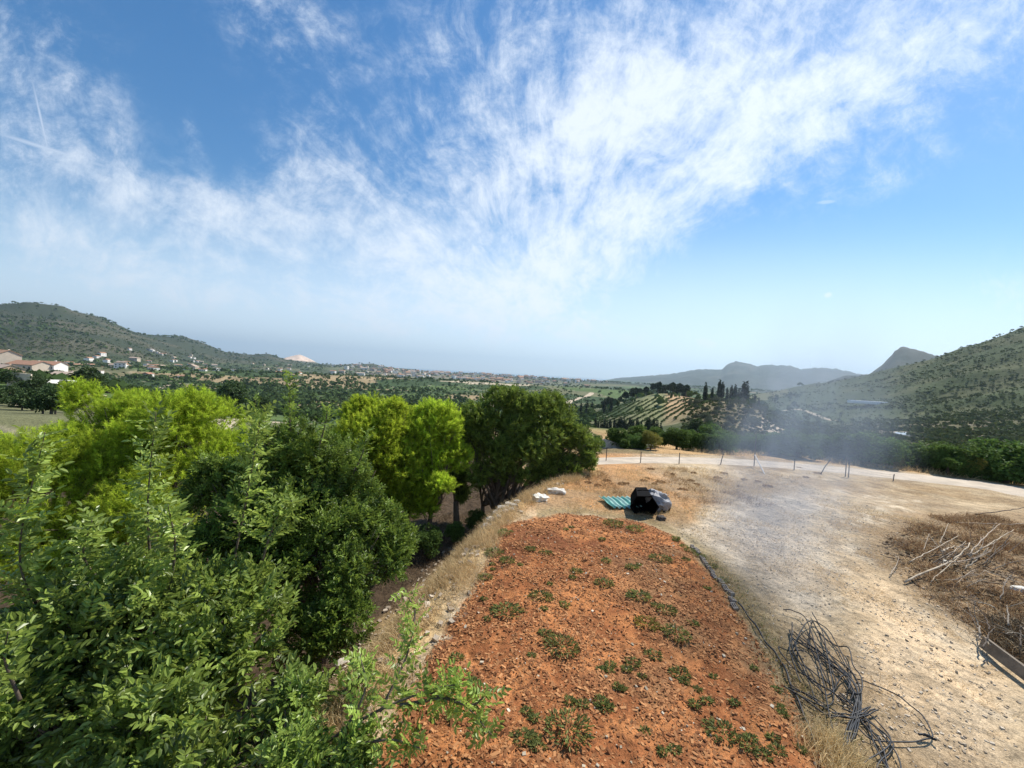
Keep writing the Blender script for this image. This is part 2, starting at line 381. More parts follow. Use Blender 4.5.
def terrain(x, y):
    x = np.asarray(x, float); y = np.asarray(y, float)
    r = np.hypot(x, y); az = np.arctan2(x, y)
    zf = far_base(x, y)
    for k, (Rr, wf, wb, ro, A, H) in enumerate(RT):
        h = np.interp(az, A, H); ends = sstep(A[0] - .04, A[0] + .05, az) * (1 - sstep(A[-1] - .05, A[-1] + .04, az)) if k not in (0, 5) else (np.abs(az) < 2.4)
        s = np.where(r < Rr, np.clip((r - Rr + wf) / wf, 0, 1), np.clip((Rr + wb - r) / wb, 0, 1))
        prof = s * s * (3 - 2 * s) if k != 5 else s ** 1.25
        g = fbm(x + 900 * k, y, 5.0 / Rr, 5, 20 + k) - .5
        amp = np.maximum(h - np.interp(Rr, BR, BZ), 0)
        edge = (1 - sstep(.8, 1.0, s))
        rz = zf * (1 - prof) + h * prof + g * amp * ro * 5 * s * edge + (fbm(x, y, 30 / Rr, 5, 50 + k) - .5) * amp * ro * .8 * s
        if k in (3, 4): rz = rz + (fbm(az * 260, az * 0 + r / 700, 1, 5, 80 + k) - .5) * amp * (.15 if k == 3 else .07) * sstep(.75, 1, s) + (np.abs(fbm(x, y, 1 / 260, 5, 85 + k) - .5)) * amp * -.5 * s * edge
        zf = np.where((ends > 0) & (s > 0) & (h > zf), zf + np.maximum(rz - zf, 0) * ends, zf)
    # near ground: upper lot level, bank down to the lower terrace on the left
    b = bank_side(x, y)
    pr = past_road(x, y)
    zn = -2.5 * sstep(.1, 2.6, b) - .25 * sstep(3, 14, b) - 4.0 * sstep(14, 45, b)
    zn = zn - 1.5 * sstep(2.0, 12, pr) * (1 - sstep(-2, 3, b))
    right = sstep(5, 9, x) * (1 - sstep(13, 17, y)) * sstep(6, 8, y)
    zn = zn + .25 * right * fbm(x, y, .8, 3, 5)
    bi = dist_poly(x, y, bed)
    zn = zn + .10 * sstep(-.1, .5, bi)
    und = (fbm(x, y, .35, 3, 8) - .5) * .20 + (fbm(x, y, 2.2, 4, 9) - .5) * .09 + (fbm(x, y, 7, 3, 12) - .5) * .05 * sstep(0, .4, bi)
    rd = road_dist(x, y)
    zn = zn + und * sstep(1.4, 2.6, rd)
    w = sstep(38, 64, r)
    return zn * (1 - w) + zf * w

def pick(a, b, k): return a + (b - a) * k[..., None]
def ground_color(x, y, z):
    r = np.hypot(x, y); az = np.arctan2(x, y)
    n1 = fbm(x, y, 1 / 25, 4, 31); n2 = fbm(x, y, 1 / 400, 4, 32)
    c = np.zeros(x.shape + (3,))
    # parcels of the valley: jittered cells
    ca, sa = math.cos(.5), math.sin(.5); sc = np.where(r < 700, 55.0, 110.0)
    X = (x * ca + y * sa) / sc / 1.5; Y = (-x * sa + y * ca) / sc
    ix, iy = np.floor(X), np.floor(Y); best = np.full(x.shape, 9.); val = np.zeros(x.shape); val2 = np.zeros(x.shape); sec = np.full(x.shape, 9.)
    for dx in (-1, 0, 1):
        for dy in (-1, 0, 1):
            jx, jy = ix + dx, iy + dy
            dd = np.abs(X - jx - _h(jx, jy, 1)) + np.abs(Y - jy - _h(jx, jy, 2))
            nb = dd < best
            sec = np.where(nb, best, np.minimum(sec, dd)); best = np.where(nb, dd, best)
            val = np.where(nb, _h(jx, jy, 3), val); val2 = np.where(nb, _h(jx, jy, 4), val2)
    dark, mid, tan, pale, ol = [np.array(v) for v in ((.045, .072, .026), (.085, .125, .040), (.30, .225, .125), (.42, .35, .24), (.13, .13, .065))]
    c[:] = dark
    c = pick(c, mid, sstep(.55, .60, val)); c = pick(c, ol, sstep(.80, .82, val)); c = pick(c, tan, sstep(.93, .94, val)); c = pick(c, pale, sstep(.985, .99, val))
    c = pick(c, pale * .8, (1 - sstep(.01, .03, sec - best)) * (r < 1500) * .5)
    c = c * (0.75 + .5 * n1)[..., None]
    # knoll, scrub, terraces
    soil = np.array((.34, .24, .14)); scrub = np.array((.085, .095, .042))
    # town
    town = np.exp(-((az - math.atan2(*bearing(460, 1))) / .32) ** 4) * sstep(1850, 2000, r) * (1 - sstep(3000, 3300, r))
    c = pick(c, np.array((.26, .22, .17)), town * .7 * sstep(.35, .5, n1))
    kn = np.exp(-((az - KA - .035) / .085) ** 4 - ((r - 300) / 95) ** 4)
    c = pick(c, np.array((.40, .275, .15)) * (0.8 + .4 * n1)[..., None], kn * sstep(KA + .015, KA + .035, az))
    c = pick(c, np.array((.23, .23, .11)) * (0.8 + .4 * n1)[..., None], kn * (1 - sstep(KA + .015, KA + .035, az)))
    sk = np.exp(-((az - SA_ - .02) / .10) ** 4 - ((r - 200) / 110) ** 4)
    c = pick(c, soil * (.5 + .5 * n1)[..., None], sk * .55)
    rh = sstep(HA - .3, HA - .05, az) * sstep(120, 180, r) * (1 - sstep(1900, 2300, r))
    hillc = pick(np.broadcast_to(np.array((.046, .064, .020)), c.shape), np.array((.105, .105, .048)), sstep(.54, .70, fbm(x, y, 1 / 38, 5, 44)) * .6)
    rockh = sstep(.50, .62, fbm(x, y, 1 / 120, 5, 45)) * sstep(90, 140, z)
    hillc = pick(hillc, np.array((.24, .23, .20)), rockh * .45)
    c = pick(c, hillc, rh)
    tm = sstep(HA - .20, HA - .05, az) * sstep(150, 200, r) * (1 - sstep(400, 520, r))
    q = z / 2.6; fq = q - np.floor(q)
    c = pick(c, np.array((.33, .27, .19)), tm * sstep(.62, .72, fq) * .85)
    c = pick(c, np.array((.26, .20, .12)), tm * (1 - sstep(.62, .72, fq)) * .45)
    # big left ridge and far mountains
    lr = sstep(-58, 10, z + (n2 - .5) * 60) * sstep(1000, 1500, r) * (az < 0)
    c = pick(c, pick(np.broadcast_to(np.array((.042, .052, .028)), c.shape), np.array((.095, .088, .056)), sstep(.46, .74, fbm(x, y, 1 / 170, 5, 46))), lr)
    fm = sstep(-60, -20, z) * sstep(2000, 2600, r) * (az > 0)
    c = pick(c, pick(np.broadcast_to(np.array((.026, .034, .022)), c.shape), np.array((.07, .07, .055)), sstep(.55, .75, fbm(x, y, 1 / 300, 5, 47))), fm)
    qa = [math.atan2(*bearing(p, 1)) for p in (282, 322)]
    qd = sstep(qa[0], qa[0] + .01, az) * (1 - sstep(qa[1] - .01, qa[1], az)) * sstep(3850, 4000, r) * (1 - sstep(4700, 4900, r)) * sstep(-10, 8, z + 30 * (n1 - .5))
    c = pick(c, np.array((.58, .44, .34)) * (.6 + .8 * n1)[..., None], qd)
    # ---- near ground
    b = bank_side(x, y); bi = dist_poly(x, y, bed); rd = road_dist(x, y); pr = past_road(x, y)
    w1 = fbm(x, y, .9, 4, 61); w2 = fbm(x, y, 3.2, 4, 62); w3 = fbm(x, y, .28, 4, 63)
    near = 1 - sstep(38, 52, r)
    g = np.broadcast_to(np.array((.45, .34, .21)), c.shape)                       # pale gravelly earth
    g = pick(g, np.array((.55, .445, .31)), sstep(.45, .65, w1))
    wx = x + (w1 - .5) * 1.6; wy = y + (w3 - .5) * 2
    white = dist_poly(wx, wy, np.array([px2ground(*p)[:2] for p in [(668, 530), (712, 505), (760, 492), (815, 490), (850, 505), (838, 530), (830, 570), (840, 620), (800, 625), (740, 585)]]))
    g = pick(g, np.array((.52, .43, .32)) * (.7 + .6 * w2)[..., None], sstep(-.4, .8, white))
    weedp = np.maximum(sstep(.47, .60, w3 * .6 + w1 * .4), sstep(.52, .62, w1 * .5 + w2 * .5) * .8) * (1 - .75 * sstep(-.5, .4, white))
    g = pick(g, np.array((.28, .19, .10)) * (.7 + .6 * w2)[..., None], weedp * .85)
    strip = sstep(11.5, 13.5, wy) * (1 - sstep(15, 40, r) * 0)                    # dry orange grass near the road
    g = pick(g, np.array((.46, .24, .10)) * (.75 + .5 * w2)[..., None], strip * (1 - sstep(-.4, .3, white)) * .85 * (1 - sstep(6, 9, x)))
    brown = dist_poly(wx, wy, np.array([px2ground(*p)[:2] for p in [(865, 540), (920, 515), (1024, 512), (1300, 520), (1300, 700), (1060, 700), (985, 640), (900, 600)]]))
    g = pick(g, np.array((.27, .185, .105)) * (.6 + .8 * w2)[..., None], sstep(-.2, .5, brown) * .85)
    orng = dist_poly(wx, wy, np.array([px2ground(*p)[:2] for p in [(850, 545), (880, 575), (960, 640), (1060, 720), (1060, 900), (900, 900), (880, 768), (860, 660)]]))
    g = pick(g, np.array((.60, .44, .27)) * (.72 + .5 * w2)[..., None], sstep(-.2, .6, orng) * .8)
    m2 = np.maximum(sstep(.50, .60, fbm(x, y, .55, 5, 161)), sstep(.56, .66, fbm(x, y, 1.9, 4, 162)) * .7) * (x > 1) * (1 - sstep(1.2, 2.0, 3.2 - rd) * 1.0)
    g = pick(g, np.array((.27, .19, .11)) * (.7 + .6 * w2)[..., None], m2 * .62 * (1 - .5 * sstep(-.5, .4, white)))
    ex = bi + (w2 - .5) * .45
    red = pick(np.broadcast_to(np.array((.27, .100, .038)), c.shape), np.array((.44, .180, .066)), sstep(.35, .7, w2))
    red = pick(red, np.array((.17, .062, .028)), sstep(.52, .68, w1) * .9); red = pick(red, np.array((.24, .15, .075)), sstep(.50, .62, w3 * .5 + w1 * .5) * sstep(1, 4, x + .3 * (8 - y)) * .7); red = pick(red, np.array((.46, .26, .13)), sstep(9.5, 13, y) * .5 * w2)
    g = pick(g, red, sstep(-.12, .12, ex))
    rim = np.exp(-((bi + .35) / .35) ** 2) * (x > 1.0)
    g = pick(g, np.array((.22, .17, .085)), rim * .7)
    bk = sstep(-.4, .3, b + (w1 - .5) * .8)
    g = pick(g, np.array((.60, .42, .20)) * (.75 + .5 * w2)[..., None], bk * (1 - sstep(.1, .3, ex)) * .9)
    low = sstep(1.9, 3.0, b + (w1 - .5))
    g = pick(g, np.array((.085, .058, .036)) * (.6 + .6 * w2)[..., None], low)  # brown litter soil, its colour darkened to carry the shade under the trees
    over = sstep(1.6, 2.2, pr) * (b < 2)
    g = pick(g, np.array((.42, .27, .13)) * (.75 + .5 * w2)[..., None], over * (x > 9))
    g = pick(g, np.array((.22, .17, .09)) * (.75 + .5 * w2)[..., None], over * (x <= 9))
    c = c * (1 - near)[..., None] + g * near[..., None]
    return np.clip(c, 0, 1)

def build_terrain():
    fine = np.arange(-59, 59.01, .19); A = R(1) * np.r_[np.arange(-180, -59, 4.0), fine, np.arange(62, 180, 4.0)]
    Rr = np.r_[[0.05, .5, 1.0, 1.6], np.exp(np.arange(math.log(2.2), math.log(40), .0105)), np.exp(np.arange(math.log(40), math.log(1200), .013)), np.exp(np.arange(math.log(1200), math.log(9300), .017)), [11000, 14000]]
    n, k = len(Rr), len(A)
    aa, rr = np.meshgrid(A, Rr); X = rr * np.sin(aa); Y = rr * np.cos(aa); Z = terrain(X, Y)
    col = ground_color(X, Y, Z)
    coast = sstep(8200, 9300, rr + 900 * (fbm(X, Y, 1 / 2500, 3, 70) - .5)); Z = np.where(Z < -80, Z - coast * 8, Z)
    V = np.stack([X, Y, Z], -1).reshape(-1, 3)
    i = np.arange(n - 1)[:, None] * k; j = np.arange(k)[None, :]; j2 = (j + 1) % k
    Q = np.stack([i + j, i + k + j, i + k + j2, i + j2], -1).reshape(-1, 4)
    m = D.materials.new('ground'); m.use_nodes = True; t = NT(m.node_tree); t.n.clear()
    out = t.new('ShaderNodeOutputMaterial'); p = t.new('ShaderNodeBsdfPrincipled')
    at_ = t.new('ShaderNodeAttribute', attribute_name='ground_color').outputs['Color']
    oc = t.new('ShaderNodeTexCoord').outputs['Object']
    n1 = t.noise(oc, 14, 6, .7); n2 = t.noise(oc, 2.2, 5, .65); n3 = t.noise(oc, .12, 6, .7); n4 = t.noise(oc, 55, 3, .6)
    f = t.m('ADD', t.m('ADD', t.m('MULTIPLY', n1, .9), t.m('MULTIPLY', n2, .30)), t.m('ADD', t.m('MULTIPLY', n3, .75), t.m('MULTIPLY', n4, .9)))
    f = t.ramp(f, 1.0, 1.8, .42, 1.6)
    mul = t.new('ShaderNodeVectorMath', operation='SCALE'); t.l.new(at_, mul.inputs[0]); t.l.new(f, mul.inputs['Scale'])
    t.l.new(mul.outputs[0], p.inputs['Base Color']); p.inputs['Roughness'].default_value = .95; p.inputs['Specular IOR Level'].default_value = .1
    bp = t.new('ShaderNodeBump'); bp.inputs['Strength'].default_value = .8; bp.inputs['Distance'].default_value = .035
    t.l.new(t.m('ADD', n1, t.m('MULTIPLY', n4, .5)), bp.inputs['Height'])
    b2 = t.new('ShaderNodeBump'); b2.inputs['Strength'].default_value = .5; b2.inputs['Distance'].default_value = 2.0
    t.l.new(n3, b2.inputs['Height']); t.l.new(b2.outputs[0], bp.inputs['Normal'])
    t.l.new(bp.outputs[0], p.inputs['Normal']); t.l.new(p.outputs[0], out.inputs[0])
    o = mesh('ground', V, Q, m, smooth=True, col=np.c_[col.reshape(-1, 3), np.ones(n * k)])
    tag(o, kind='structure')
build_terrain()
TZ = lambda x, y: float(terrain(np.array([x]), np.array([y]))[0])

# sea
def build_sea():
    m = D.materials.new('sea_water'); m.use_nodes = True; p = m.node_tree.nodes['Principled BSDF']
    p.inputs['Base Color'].default_value = (.10, .20, .27, 1); p.inputs['Roughness'].default_value = .35
    th = np.linspace(0, 2 * np.pi, 96, endpoint=False)
    V = np.r_[np.c_[7500 * np.cos(th), 7500 * np.sin(th), np.full(96, -112.)], np.c_[24000 * np.cos(th), 24000 * np.sin(th), np.full(96, -112.)]]
    i = np.arange(96); j = (i + 1) % 96
    tag(mesh('sea', V, np.c_[i, i + 96, j + 96, j], m), kind='structure')
build_sea()

# road ribbon
def ribbon(name, P, w, m, lift=.045, n=160, label=None, w2=None):
    P = spline(np.c_[P, np.zeros(len(P))], n)[:, :2]; T = unit(np.gradient(P, axis=0)); N = np.c_[-T[:, 1], T[:, 0]]
    cols = np.linspace(-1, 1, 7); V = []; w = np.linspace(w, w2 or w, len(P))
    for c in cols:
        wob = 1 + .12 * (fbm(P[:, 0] + c * 50, P[:, 1], .5, 2, 90) - .5)
        Q = P + N * (c * w / 2 * wob)[:, None]; V.append(np.c_[Q, terrain(Q[:, 0], Q[:, 1]) + lift - .07 * abs(c) ** 4 * min(1, lift / .045 if lift < .1 else 1)])
    V = np.array(V); k = len(P); V = V.reshape(-1, 3)
    F_ = [[a * k + b, a * k + b + 1, (a + 1) * k + b + 1, (a + 1) * k + b] for a in range(6) for b in range(k - 1)]
    return tag(mesh(name, V, np.array(F_), m, smooth=True), kind='structure')
mroad = mat('dirt_road', (.58, .49, .37), .95, var=.14, scale=1.2, bump=.4, bscale=25)
mtrack = mat('dirt_track', (.46, .37, .26), .95, var=.14, scale=.2)
ribbon('road', road, 1.6, mroad, w2=3.2)
_ds = np.exp(np.linspace(math.log(45), math.log(6500), 1400))
def hit(px, py, dmin=45):
    '''ground point where the sight line through a column and row meets the terrain'''
    d = ray(px, py); h = math.hypot(d[0], d[1]); ds = _ds[_ds > dmin]; X = d[0] / h * ds; Y = d[1] / h * ds
    below = CAM[2] + d[2] / h * ds < terrain(X, Y); k = int(np.argmax(below)) if below.any() else len(ds) - 1
    return X[k], Y[k], ds[k]
for pts, w in [([(566, 404), (574, 400), (586, 397), (592, 393)], 10), ([(768, 414), (790, 410), (805, 411), (815, 415), (835, 421)], 5), ([(760, 432), (772, 426), (786, 421), (793, 424)], 9), ([(20, 408), (60, 401), (100, 396)], 3), ([(95, 392), (160, 389), (215, 386)], 5), ([(200, 430), (225, 424), (245, 420)], 3)]:
    P = np.array([hit(*q)[:2] for q in pts]); ribbon('track', P, w, mtrack, .35, 60)
# pale earth bank patch below the scrub hill
# ------------------------------------------------------------------ foliage generators
def sph(n, r):
    d = r.normal(size=(n, 3)); return unit(d)
def lobed(r, lobes, n, inner=.45, up=.25, lump=.28, seed=0, gap=.42):
    """points spread through the outer part of a union of ellipsoids; lobes (x,y,z,rx,ry,rz)"""
    L = np.array(lobes, float); w = (L[:, 3] * L[:, 4] * L[:, 5]) ** .667; w /= w.sum()
    k = r.choice(len(L), n, p=w); d = sph(n, r); d[:, 2] += up * r.random(n); d = unit(d)
    lm = vnoise(d[:, 0] * 2.3 + k * 7, d[:, 1] * 2.3 + d[:, 2] * 3.1, seed) * .6 + vnoise(d[:, 0] * 5 + k * 3, d[:, 1] * 5 + d[:, 2] * 6.3, seed + 1) * .4
    rad = (1 - inner * r.random(n) ** 1.6) * (1 - lump + 2 * lump * lm)
    P = L[k, :3] + d * L[k, 3:6] * rad[:, None]
    keep = lm * .6 + .4 * vnoise(P[:, 0] * 1.9, P[:, 1] * 1.9 + P[:, 2] * 2.3, seed + 2) > gap * r.random(n) ** .5
    return P[keep], d[keep], lm[keep]
def sub_clumps(r, lobes, k=7, rr=.46, at_=.66):
    L = np.array(lobes, float); out = []
    for l in L:
        d = sph(k, r); d[:, 2] = np.abs(d[:, 2]) * 1.1 - .35; d = unit(d)
        for q in d:
            f = rr * r.uniform(.75, 1.25); out.append((*(l[:3] + q * l[3:6] * at_ * r.uniform(.8, 1.15)), *(l[3:6] * f)))
    return np.array(out)
def leaf_mesh(base, dirn, nrm, ln, wd, fold=.25):
    """six-point folded leaves, two quads each"""
    s = unit(np.cross(dirn, nrm)); n = np.cross(s, dirn); ln = ln[:, None]; wd = wd[:, None]
    tip = base + dirn * ln - n * ln * .12
    r1 = base + dirn * ln * .3 + s * wd * .5 + n * wd * fold; r2 = base + dirn * ln * .72 + s * wd * .42 + n * wd * fold * .6
    l1 = base + dirn * ln * .3 - s * wd * .5 + n * wd * fold; l2 = base + dirn * ln * .72 - s * wd * .42 + n * wd * fold * .6
    V = np.stack([base, r1, r2, tip, l2, l1], 1).reshape(-1, 3); i = np.arange(len(base))[:, None] * 6
    return V, np.r_[i + np.array([[0, 1, 2, 3]]), i + np.array([[0, 3, 4, 5]])]
def sprigs(r, P, out, pairs=5, L=.20, leaf=.075, upb=.45, rnd=.7, tipleaf=True, wr=.42):
    n = len(P); a = unit(out * .7 + np.array([0, 0, upb]) + r.normal(0, rnd * .6, (n, 3)))
    ref = unit(r.normal(size=(n, 3)) + np.array([0, 0, 1.6])); s = unit(np.cross(a, ref)); nn = np.cross(s, a)
    nn = np.where(nn[:, 2:3] < 0, -nn, nn)
    B, Dn, N, LN, TI = [], [], [], [], []; base_t = r.random(n)
    for j in range(pairs):
        t = (j + .6) / (pairs + .2)
        for sg in (-1, 1):
            q = P + a * (L * (t - .5)) - np.array([0, 0, .10 * L]) * t * t
            dd = unit(s * sg * .85 + a * .55 + r.normal(0, .16, (n, 3))); B.append(q); Dn.append(dd)
            N.append(unit(nn + r.normal(0, .30, (n, 3)))); LN.append(leaf * (1 - .25 * abs(t - .5)) * r.uniform(.75, 1.15, n)); TI.append(base_t)
    if tipleaf: B.append(P + a * L * .55); Dn.append(a); N.append(nn); LN.append(np.full(n, leaf * .95)); TI.append(base_t)
    B, Dn, N, LN, TI = map(np.concatenate, (B, Dn, N, LN, TI))
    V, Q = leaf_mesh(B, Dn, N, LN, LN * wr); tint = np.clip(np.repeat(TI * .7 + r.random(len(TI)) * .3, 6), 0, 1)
    return V, Q, tint
def needles(r, P, out, tl=.28, tufts=5, blades=9, ln=.10, w=.011, upb=.6):
    n = len(P); a = unit(out * .7 + np.array([0, 0, upb]) + r.normal(0, .35, (n, 3))); base_t = r.random(n)
    Vs, Ts, TI = [], [], []
    for j in range(tufts):
        q = P + a * tl * (j / tufts - .3)
        for b in range(blades):
            d = unit(a * .75 + r.normal(0, .55, (n, 3))); s = unit(np.cross(d, r.normal(size=(n, 3))))
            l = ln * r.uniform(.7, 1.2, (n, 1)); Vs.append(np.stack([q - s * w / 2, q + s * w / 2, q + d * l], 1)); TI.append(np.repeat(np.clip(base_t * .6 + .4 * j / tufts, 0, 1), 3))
    V = np.concatenate(Vs).reshape(-1, 3); return V, np.arange(len(V)).reshape(-1, 3), np.concatenate(TI)
def limb(mb, r, p0, p1, r0, r1, sag=.15, k=6, n=9):
    p0, p1 = np.array(p0, float), np.array(p1, float); L = np.linalg.norm(p1 - p0); mid = (p0 + p1) / 2 + r.normal(0, sag * L * .5, 3) + np.array([0, 0, -.05 * L])
    P = spline([p0, mid, p1], n); mb.tube(P, np.linspace(r0, r1, len(P)), k); return P
def woody(r, base, lobes, r0=.16, nb=14, bark='bark', parent=None, stems=1, hub=.35):
    mb = MB(); base = np.array(base, float); L = np.array(lobes, float); c = L[:, :3].mean(0)
    for s in range(stems):
        off = np.array([r.normal(0, .25), r.normal(0, .25), 0]) if stems > 1 else np.zeros(3)
        h = base + off + (c - base) * hub + r.normal(0, .12, 3) * [1, 1, 0]
        limb(mb, r, base + off * .3 - [0, 0, .25], h, r0, r0 * .7, .08, 8)
        for l in L:
            if stems > 1 and r.random() < .3: continue
            e = limb(mb, r, h, l[:3], r0 * .6, r0 * .22, .12)
            for q in range(nb):
                d = sph(1, r)[0]; d[2] = abs(d[2]) * .8 + .1
                s0 = e[r.integers(3, len(e))]; limb(mb, r, s0, l[:3] + d * l[3:6] * r.uniform(.6, .95), r0 * .16, .006, .12, 4, 6)
    o = mb.build('trunk', M[bark], parent, smooth=True); return o
def broadleaf(name, label, cat, base, lobes, n, leafmat='carob', group=None, seed=1, r0=.15, L=.2, leaf=.075, nb=12, stems=1, pairs=5, shoots=(), k=7, hub=.35, gap=.42, bark='bark', inner=.45):
    r = np.random.default_rng(seed); base = np.array(base, float); t = empty(name, base); tag(t, label, cat, group)
    Lo = np.array(lobes, float).copy(); Lo[:, :3] -= base
    woody(r, (0, 0, 0), Lo, r0, nb, parent=t, stems=stems, hub=hub, bark=bark)
    P, o, lm = lobed(r, sub_clumps(r, Lo, k), n, seed=seed * 3, gap=gap, inner=inner)
    V, Q, ti = sprigs(r, P, o, pairs, L, leaf, rnd=.8)
    Vs, Qs, Ts, nv = [V], [Q], [ti], len(V)
    for sh in shoots:                                  # long leafy shoots: a thin stem with sprigs spiralling up it
        C_ = spline(np.array([at(*q) for q in sh]) - base, 40); seg = np.linalg.norm(C_[-1] - C_[0]); mb = MB(); mb.tube(C_, np.linspace(.020, .005, len(C_)), 6); mb.build('stem', M['bark'], t, smooth=True)
        m_ = int(seg * 20); ti_ = np.linspace(.22, 1.0, m_); idx = (ti_ * (len(C_) - 1)).astype(int); Pm = C_[idx]; Tg = unit(np.gradient(C_, axis=0))[idx]
        th = np.arange(m_) * 2.4; a1 = unit(np.cross(Tg, [.3, .2, 1.0])); a2 = np.cross(Tg, a1); od = np.cos(th)[:, None] * a1 + np.sin(th)[:, None] * a2
        V, Q, ti = sprigs(r, Pm + od * L * .55 * (1.05 - .6 * ti_[:, None]), od, pairs, L, leaf, upb=.5, rnd=.4); Vs.append(V); Qs.append(Q + nv); Ts.append(np.clip(ti + .2, 0, 1)); nv += len(V)
    
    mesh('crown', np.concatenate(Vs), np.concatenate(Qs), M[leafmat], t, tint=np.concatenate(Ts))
    return t
def pine_tree(label, base, lobes, n, seed, matn='pine', k=6, rr=.48, at_=.62, group=None, r0=.12, tl=.28, ln=.11, w=.013, tufts=5, blades=8):
    r = np.random.default_rng(seed); base = np.array(base, float); t = empty('pine_tree', base); tag(t, label, 'pine tree', group)
    Lo = np.array(lobes, float).copy(); Lo[:, :3] -= base
    woody(r, (0, 0, 0), Lo, r0, 10, parent=t)
    P, o, lm = lobed(r, sub_clumps(r, Lo, k, rr, at_), n, seed=seed * 5, inner=.5, up=.35, lump=.32, gap=.5)
    V, T, ti = needles(r, P, o, tl, tufts, blades, ln, w)
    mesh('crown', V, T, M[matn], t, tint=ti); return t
def lobe(px, py, depth, rp, ry=None, flat=1.0):
    """a crown lobe seen at a column and row, at a forward depth; rp its radius in pixels there"""
    c = at(px, py, depth); k = depth / F; return (c[0], c[1], c[2], rp * k, (ry or rp * k), rp * k * flat)

# ------------------------------------------------------------------ near trees
def gz(x, y): return (x, y, TZ(x, y))
def pg(px, py): p = px2ground(px, py); return gz(p[0], p[1])
broadleaf('carob_tree', 'dark bushy carob tree in the middle of the thicket, one tall thin top shoot', 'carob tree', gz(-4.0, 8.6),
          [lobe(300, 505, 8.6, 62), lobe(365, 560, 8.0, 42), lobe(250, 560, 7.8, 58), lobe(330, 612, 7.3, 46), lobe(285, 455, 8.8, 36), lobe(385, 530, 9.0, 30), lobe(225, 490, 8.8, 34), lobe(345, 485, 9, 34), lobe(360, 520, 8.6, 34), lobe(320, 555, 7.8, 40)],
          14500, 'carob', seed=11, L=.20, leaf=.082, nb=5, stems=3, gap=.42, r0=.10, shoots=[[(292, 470, 8.6), (290, 420, 8.5), (290, 372, 8.4)], [(318, 450, 8.6), (325, 425, 8.5), (328, 405, 8.5)], [(262, 460, 8.4), (258, 430, 8.4), (255, 398, 8.3)], [(350, 480, 8.6), (362, 455, 8.6), (368, 430, 8.6)]])
broadleaf('carob_tree', 'glossy green carob with long leafy shoots filling the bottom left corner', 'carob tree', gz(-4.2, 4.6),
          [lobe(120, 655, 5.4, 88), lobe(215, 640, 5.6, 66), lobe(60, 745, 4.7, 80), lobe(175, 745, 4.5, 80), lobe(265, 745, 4.5, 55), lobe(150, 598, 6.2, 34), lobe(235, 592, 6.3, 32), lobe(15, 710, 4.4, 30)],
          4500, 'carob2', seed=12, L=.32, leaf=.12, nb=7, stems=3, r0=.10, gap=.52, k=9,
          shoots=[[(150, 560, 6.2), (148, 500, 6.1), (156, 412, 6.0)], [(60, 640, 5.4), (20, 560, 5.2), (45, 432, 5.2)], [(120, 600, 5.6), (85, 560, 5.4), (92, 520, 5.3)], [(232, 570, 6.4), (248, 490, 6.5), (262, 408, 6.5)],
                  [(262, 560, 6.4), (276, 520, 6.4), (292, 500, 6.4)], [(170, 590, 5.6), (175, 545, 5.5), (168, 505, 5.4)], [(20, 700, 4.2), (5, 660, 4.1), (8, 632, 4.1)], [(300, 700, 5), (345, 690, 5), (372, 660, 5.2)]])
broadleaf('carob_tree', 'young carob whose leafy branch hangs over the near corner of the red soil bed', 'carob tree', gz(-2.9, 3.3),
          [lobe(300, 765, 4.0, 34), lobe(345, 765, 4.0, 24), lobe(290, 700, 4.6, 20)],
          420, 'carob2', seed=13, L=.24, leaf=.085, nb=4, r0=.05, gap=.42,
          shoots=[[(300, 760, 4.2), (370, 715, 4.3), (430, 690, 4.3), (462, 684, 4.2)], [(400, 705, 4.3), (455, 700, 4.2), (492, 735, 4.1)], [(380, 712, 4.3), (405, 660, 4.7), (413, 632, 4.9)], [(400, 650, 5.0), (415, 615, 5.3), (404, 590, 5.6)],
                  [(340, 740, 4.2), (365, 690, 4.4), (360, 655, 4.7)], [(430, 692, 4.3), (470, 705, 4.1), (490, 690, 4.1)], [(320, 755, 4.1), (385, 740, 4.0), (420, 748, 3.9)]])
pine_tree('bright yellow green pine standing lowest at the left edge of the photo', gz(-11.0, 9.2),
          [lobe(60, 480, 10, 46), lobe(150, 512, 9.8, 48), lobe(18, 470, 9.6, 48), lobe(12, 555, 8.8, 44), lobe(92, 575, 9, 44), lobe(60, 530, 9.2, 40), lobe(-60, 500, 9.5, 60)], 8000, 21, k=7, rr=.52)
pine_tree('bright yellow green pine with two pointed tops behind the long carob shoots', gz(-9.8, 11.6),
          [lobe(108, 432, 11.4, 40), lobe(82, 405, 11.6, 17, .45, 1.2), lobe(190, 432, 11.4, 42), lobe(225, 465, 11.2, 32), lobe(197, 400, 11.6, 15, .4, 1.1), lobe(140, 470, 11, 46), lobe(130, 408, 11.5, 14, .4, 1.2)], 7500, 22, k=7, rr=.52)
pine_tree('round topped lime green pine left of its touching twin beside the big carob', gz(-5.2, 15.2),
          [lobe(375, 440, 15, 38), lobe(347, 452, 15.2, 26), lobe(402, 462, 15, 30), lobe(378, 488, 15.2, 34), lobe(345, 490, 15.4, 28), lobe(365, 415, 15.2, 20), lobe(395, 418, 15, 18), lobe(395, 508, 15, 26), lobe(360, 515, 15, 26)], 11000, 23, k=9, rr=.56, at_=.5, tl=.30, ln=.13, w=.020)
pine_tree('round topped lime green pine right of its touching twin beside the big carob', gz(-3.2, 15.8),
          [lobe(432, 434, 15.6, 32), lobe(448, 456, 15.6, 20), lobe(420, 465, 15.4, 26), lobe(442, 488, 14.4, 15, .5, .8), lobe(415, 425, 15.8, 20), lobe(425, 485, 15.4, 20), lobe(420, 505, 15.2, 18)], 8500, 24, k=9, rr=.56, at_=.5, tl=.30, ln=.13, w=.020)
